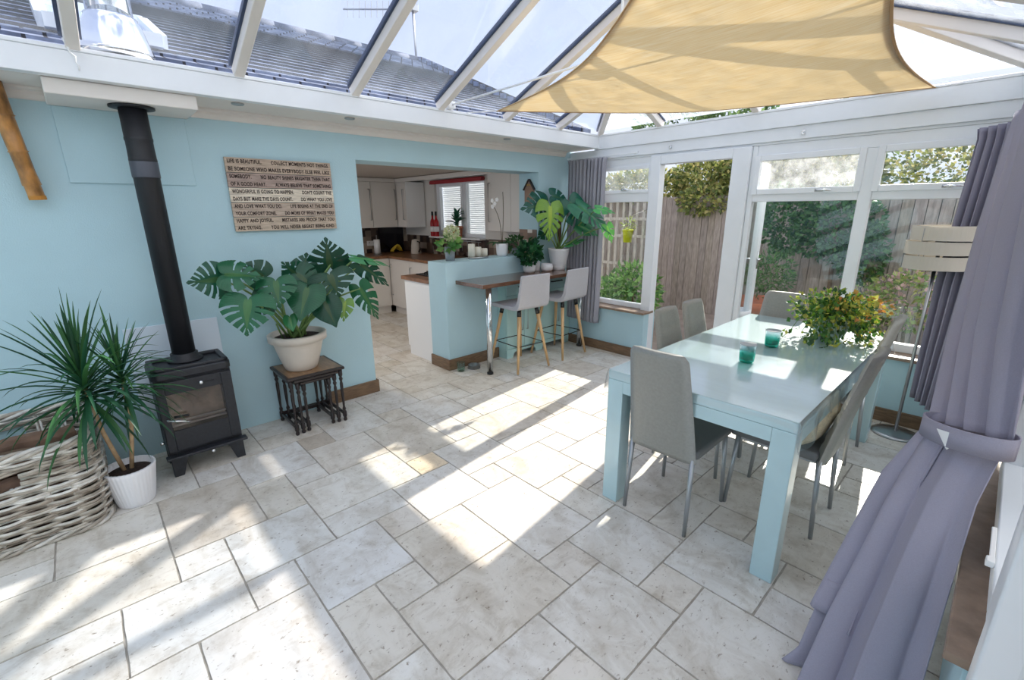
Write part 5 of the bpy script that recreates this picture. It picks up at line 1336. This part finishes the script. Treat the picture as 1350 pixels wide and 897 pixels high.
bush('garden_tree','loose distant tree rising beyond the fence seen through the roof glass corner','tree',[((-2.6,11.5,3.5),(1.2,.8,.7)),((-1.4,12,3.4),(1.2,.8,.6)),((1.0,11.8,3.0),(1.2,.8,.6))],2600,.16,[(.12,.22,.08),(.20,.30,.12),(.08,.15,.06)],36,.6,[((-2.1,11.8,0),(-2.1,11.8,3.4),.12)])
# planters
P=(1.83,5.75,-.06); t=thing('garden_planter','wide terracotta bowl planter with conifer outside the window','planter',P); MB().lathe([(0,0),(.14,0),(.16,.30),(.30,.52),(.33,.62),(.30,.62),(.26,.56),(0,.56)],P,36).build('pot',M['terracotta'],t,smooth=True)
m=MB(); rnd=random.Random(41); leaf_blob(m,ell((P[0]+.05,P[1],.85),(.26,.22,.28),rnd,.1),900,.06,[(.08,.18,.07),(.12,.24,.08)],rnd,.3); m.build('foliage',M['leaf'],t)
P=(.22,5.35,1.17); t=thing('hanging_planter','bright yellow planter hanging on the trellis outside','planter',P); MB().lathe([(0,0),(.052,0),(.068,.15),(.074,.15),(.074,.165),(.064,.16),(0,.14)],P,28).build('pot',M['yellow'],t,smooth=True)
MB().tube([(P[0],P[1],P[2]+.15),(P[0],P[1]+.05,1.5),(P[0]-.45,6.58,1.60)],.004,6).build('hanger',M['blackgloss'],t)
m=MB(); leaf_blob(m,ell((P[0],P[1],P[2]+.22),(.08,.07,.08),rnd,.1),60,.06,[(.35,.40,.12),(.25,.32,.10)],rnd,.3); m.build('foliage',M['leaf'],t)
P=(1.80,5.1,-.06); t=thing('garden_planter','plain white pot outside beside the open door leaf','planter',P); MB().lathe([(0,0),(.13,0),(.15,.55),(.155,.60),(.14,.60),(.13,.55),(0,.55)],P,32).build('pot',M['potwhite'],t,smooth=True)
rnd=random.Random(50)
for k,(x,z,c,lb) in enumerate(((3.02,1.22,(120,90,80),'dark round ornament on the grey fence, upper left one'),(3.30,1.18,(200,200,200),'pale shell ornament on the grey fence, upper right one'),(3.16,.98,(200,190,130),'cream round ornament on the grey fence, low in the middle'),(3.30,.99,(140,60,50),'red-brown round ornament on the grey fence, beside the cream one'))):
    t=thing('fence_ornament',lb,'ornament',(x,6.48,z),'round ornaments on the fence'); m=MB(); m.lathe([(0,.03),(.03,.02),(.045,0),(0,0)],(0,0,0),14); m.v=[(x+a,6.5-c_,z+b) for a,b,c_ in m.v]; m.build('disc',mat('ornament_%d'%k,lin(*c),.5),t,smooth=True)
# neighbouring house roof with antenna and steel flue
def house():
    t=thing('house_roof','grey tiled pitched roof of the house behind the glass roof','roof',(-2,0,2.4))
    def zz(x): return 2.46+.43*(-.02-x)
    m=MB(); y0,y1=-6.0,4.62; x0,x1=.02,-3.45
    nrow=24; 
    for i in range(nrow):
        xa=x0+(x1-x0)*i/nrow; xb=x0+(x1-x0)*(i+1)/nrow
        m.hexa([(xa,y0,zz(xa)-.03),(xa,y1,zz(xa)-.03),(xb,y1,zz(xb)-.05),(xb,y0,zz(xb)-.05)][::-1],[(xa,y0,zz(xa)+.018),(xa,y1,zz(xa)+.018),(xb,y1,zz(xb)+.0),(xb,y0,zz(xb)+.0)][::-1])
    m.build('tiles',M['rooftile'],t)
    m=MB(); z=zz(x1)
    y=y0
    while y<y1: m.tube([(x1,y,z-.01),(x1,y+.42,z-.005)],.07,10); y+=.40
    m.build('ridge_tiles',mat('dark_ridge_tile',lin(104,112,130),.8,noise_s=9,noise_a=.3),t,smooth=True)
    m=MB()
    for i in range(nrow):
        xa=x0+(x1-x0)*i/nrow; xb=x0+(x1-x0)*(i+1)/nrow; m.hexa([(xa,y1-.04,zz(xa)+.03),(xa,y1+.12,zz(xa)+.01),(xb,y1+.12,zz(xb)-.01),(xb,y1-.04,zz(xb)-.0)][::-1],[(xa,y1-.04,zz(xa)+.09),(xa,y1+.12,zz(xa)+.07),(xb,y1+.12,zz(xb)+.04),(xb,y1-.04,zz(xb)+.06)][::-1])
    m.build('verge_tiles',M['rooftile'],t)
    m=MB(); m.hexa([(x1,y0,zz(x1)-.05),(x1-3,y0,zz(x1)-1.3),(x1-3,y1,zz(x1)-1.3),(x1,y1,zz(x1)-.05)],[(x1,y0,zz(x1)),(x1-3,y0,zz(x1)-1.25),(x1-3,y1,zz(x1)-1.25),(x1,y1,zz(x1))]); m.build('rear_slope',M['rooftile'],t)
    sk=thing('skylight','low white framed skylight on the grey tiled roof','skylight',(-.8,.6,2.8))
    def q(x,y,d): return (x,y,zz(x)+d)
    m=MB(); 
    for a,b in (((-.35,.10),(-.35,.66)),((-.95,.10),(-.95,.66)),((-.35,.10),(-.95,.10)),((-.35,.66),(-.95,.66))): m.beam(q(*a,.07),q(*b,.07),.06,.08)
    m.build('frame',M['upvc'],sk); m=MB(); m.hexa([q(-.35,.1,.05),q(-.35,.66,.05),q(-.95,.66,.05),q(-.95,.1,.05)][::-1],[q(-.35,.1,.07),q(-.35,.66,.07),q(-.95,.66,.07),q(-.95,.1,.07)][::-1]); m.build('glazing',mat('skylight_glass',lin(150,170,200),.05),sk)
    a=thing('tv_antenna','grey television antenna on a thin mast at the roof ridge','antenna',(-3.45,4.55,3.9))
    MB().tube([(-3.47,4.60,3.85),(-3.47,4.58,4.74)],.018,8).build('mast',M['steel'],a,smooth=True)
    bm=MB(); A=Vector((-3.47,4.66,4.68)); B=Vector((-4.24,3.79,4.68)); bm.tube([A,B],.014,6); bm.build('boom',M['steel'],a)
    for k in range(9):
        p=A.lerp(B,.30+.08*k); d=Vector((B-A)).cross(Vector((0,0,1))).normalized()*.14
        MB().tube([p-d*.3+Vector((0,0,-.13)),p+d*.3+Vector((0,0,.13))],.006,5).build('element',M['steel'],a)
    MB().box(-3.52,4.55,4.63,-3.42,4.66,4.73).build('clamp',M['steel'],a,bevel=.01)
    f=thing('steel_flue','shiny steel stove flue rising outside the glass with cone flashing','flue',(.22,.355,2.38))
    MB().lathe([(.17,0),(.165,.03),(.13,.16),(.115,.19),(.115,.20)],(.19,.36,2.40),36).build('cone_flashing',M['chrome'],f,smooth=True)
    MB().lathe([(.10,.15),(.10,1.3)],(.19,.36,2.40),36).build('pipe',M['chrome'],f,smooth=True)
house()

# ------------------------------------------------------------------ world, sun, camera
w=bpy.data.worlds.new('sky'); bpy.context.scene.world=w; w.use_nodes=True; nt=w.node_tree; N=nt.nodes; L=nt.links
bg=N['Background']
tc=N.new('ShaderNodeTexCoord'); sp=N.new('ShaderNodeSeparateXYZ'); L.new(tc.outputs['Generated'],sp.inputs[0])
mr=N.new('ShaderNodeMapRange'); mr.inputs['From Min'].default_value=-.05; mr.inputs['From Max'].default_value=.8; L.new(sp.outputs['Z'],mr.inputs[0])
rp=N.new('ShaderNodeValToRGB'); e=rp.color_ramp.elements; e[0].position=0; e[0].color=(.74,.79,.90,1); e[1].position=1; e[1].color=(.50,.58,.86,1); L.new(mr.outputs[0],rp.inputs[0])
mp=N.new('ShaderNodeMapping'); mp.inputs['Scale'].default_value=(1,1,2.2); mp.inputs['Location'].default_value=(.35,.2,.1); L.new(tc.outputs['Generated'],mp.inputs[0])
nz=N.new('ShaderNodeTexNoise'); nz.inputs['Scale'].default_value=2.6; nz.inputs['Detail'].default_value=7; nz.inputs['Roughness'].default_value=.55; L.new(mp.outputs[0],nz.inputs['Vector'])
# more cloud towards the sun side (+x,+y)
dt=N.new('ShaderNodeVectorMath'); dt.operation='DOT_PRODUCT'; dt.inputs[1].default_value=(.75,.20,.25); L.new(tc.outputs['Generated'],dt.inputs[0])
ad=N.new('ShaderNodeMath'); ad.operation='MULTIPLY_ADD'; ad.inputs[1].default_value=.30; L.new(dt.outputs['Value'],ad.inputs[0]); L.new(nz.outputs['Fac'],ad.inputs[2])
cr=N.new('ShaderNodeMapRange'); cr.inputs['From Min'].default_value=.56; cr.inputs['From Max'].default_value=.72; L.new(ad.outputs[0],cr.inputs[0])
mx=N.new('ShaderNodeMix'); mx.data_type='RGBA'; L.new(cr.outputs[0],mx.inputs[0]); L.new(rp.outputs[0],mx.inputs[6]); mx.inputs[7].default_value=(1.85,1.82,1.80,1)
L.new(mx.outputs[2],bg.inputs['Color']); bg.inputs['Strength'].default_value=1.0
sd=Vector((.14,-1,0)).normalized()*cos(R(30.5)); sd.z=-sin(R(30.5))
sl=bpy.data.lights.new('sun','SUN'); sl.energy=7.5; sl.color=(1,.92,.82); sl.angle=R(.6); so=bpy.data.objects.new('sun',sl); C.objects.link(so)
so.rotation_euler=sd.to_track_quat('-Z','Y').to_euler()

f_,a_,b_,c_=603.258,-.823,.2763,-.0078
fw=Vector((sin(a_)*cos(b_),cos(a_)*cos(b_),-sin(b_))); r_=fw.cross(Vector((0,0,1))).normalized(); u_=r_.cross(fw)
r2=r_*cos(c_)+u_*sin(c_); u2=-r_*sin(c_)+u_*cos(c_)
cam=bpy.data.cameras.new('camera'); cam.sensor_width=36; cam.lens=f_/1350*36; cam.clip_start=.02; cam.clip_end=200
co=bpy.data.objects.new('camera',cam); C.objects.link(co)
mw=Matrix((( r2.x,u2.x,-fw.x,3.72),(r2.y,u2.y,-fw.y,0),(r2.z,u2.z,-fw.z,1.59),(0,0,0,1))); co.matrix_world=mw
sc=bpy.context.scene; sc.camera=co
sc.view_settings.view_transform='Standard'; sc.view_settings.look='None'; sc.view_settings.gamma=1; sc.view_settings.exposure=.35; sc.view_settings.use_curve_mapping=False
sc.cycles.use_denoising=True
sc.cycles.max_bounces=10; sc.cycles.transparent_max_bounces=16; sc.cycles.caustics_reflective=False; sc.cycles.caustics_refractive=False
sc.cycles.sample_clamp_indirect=6
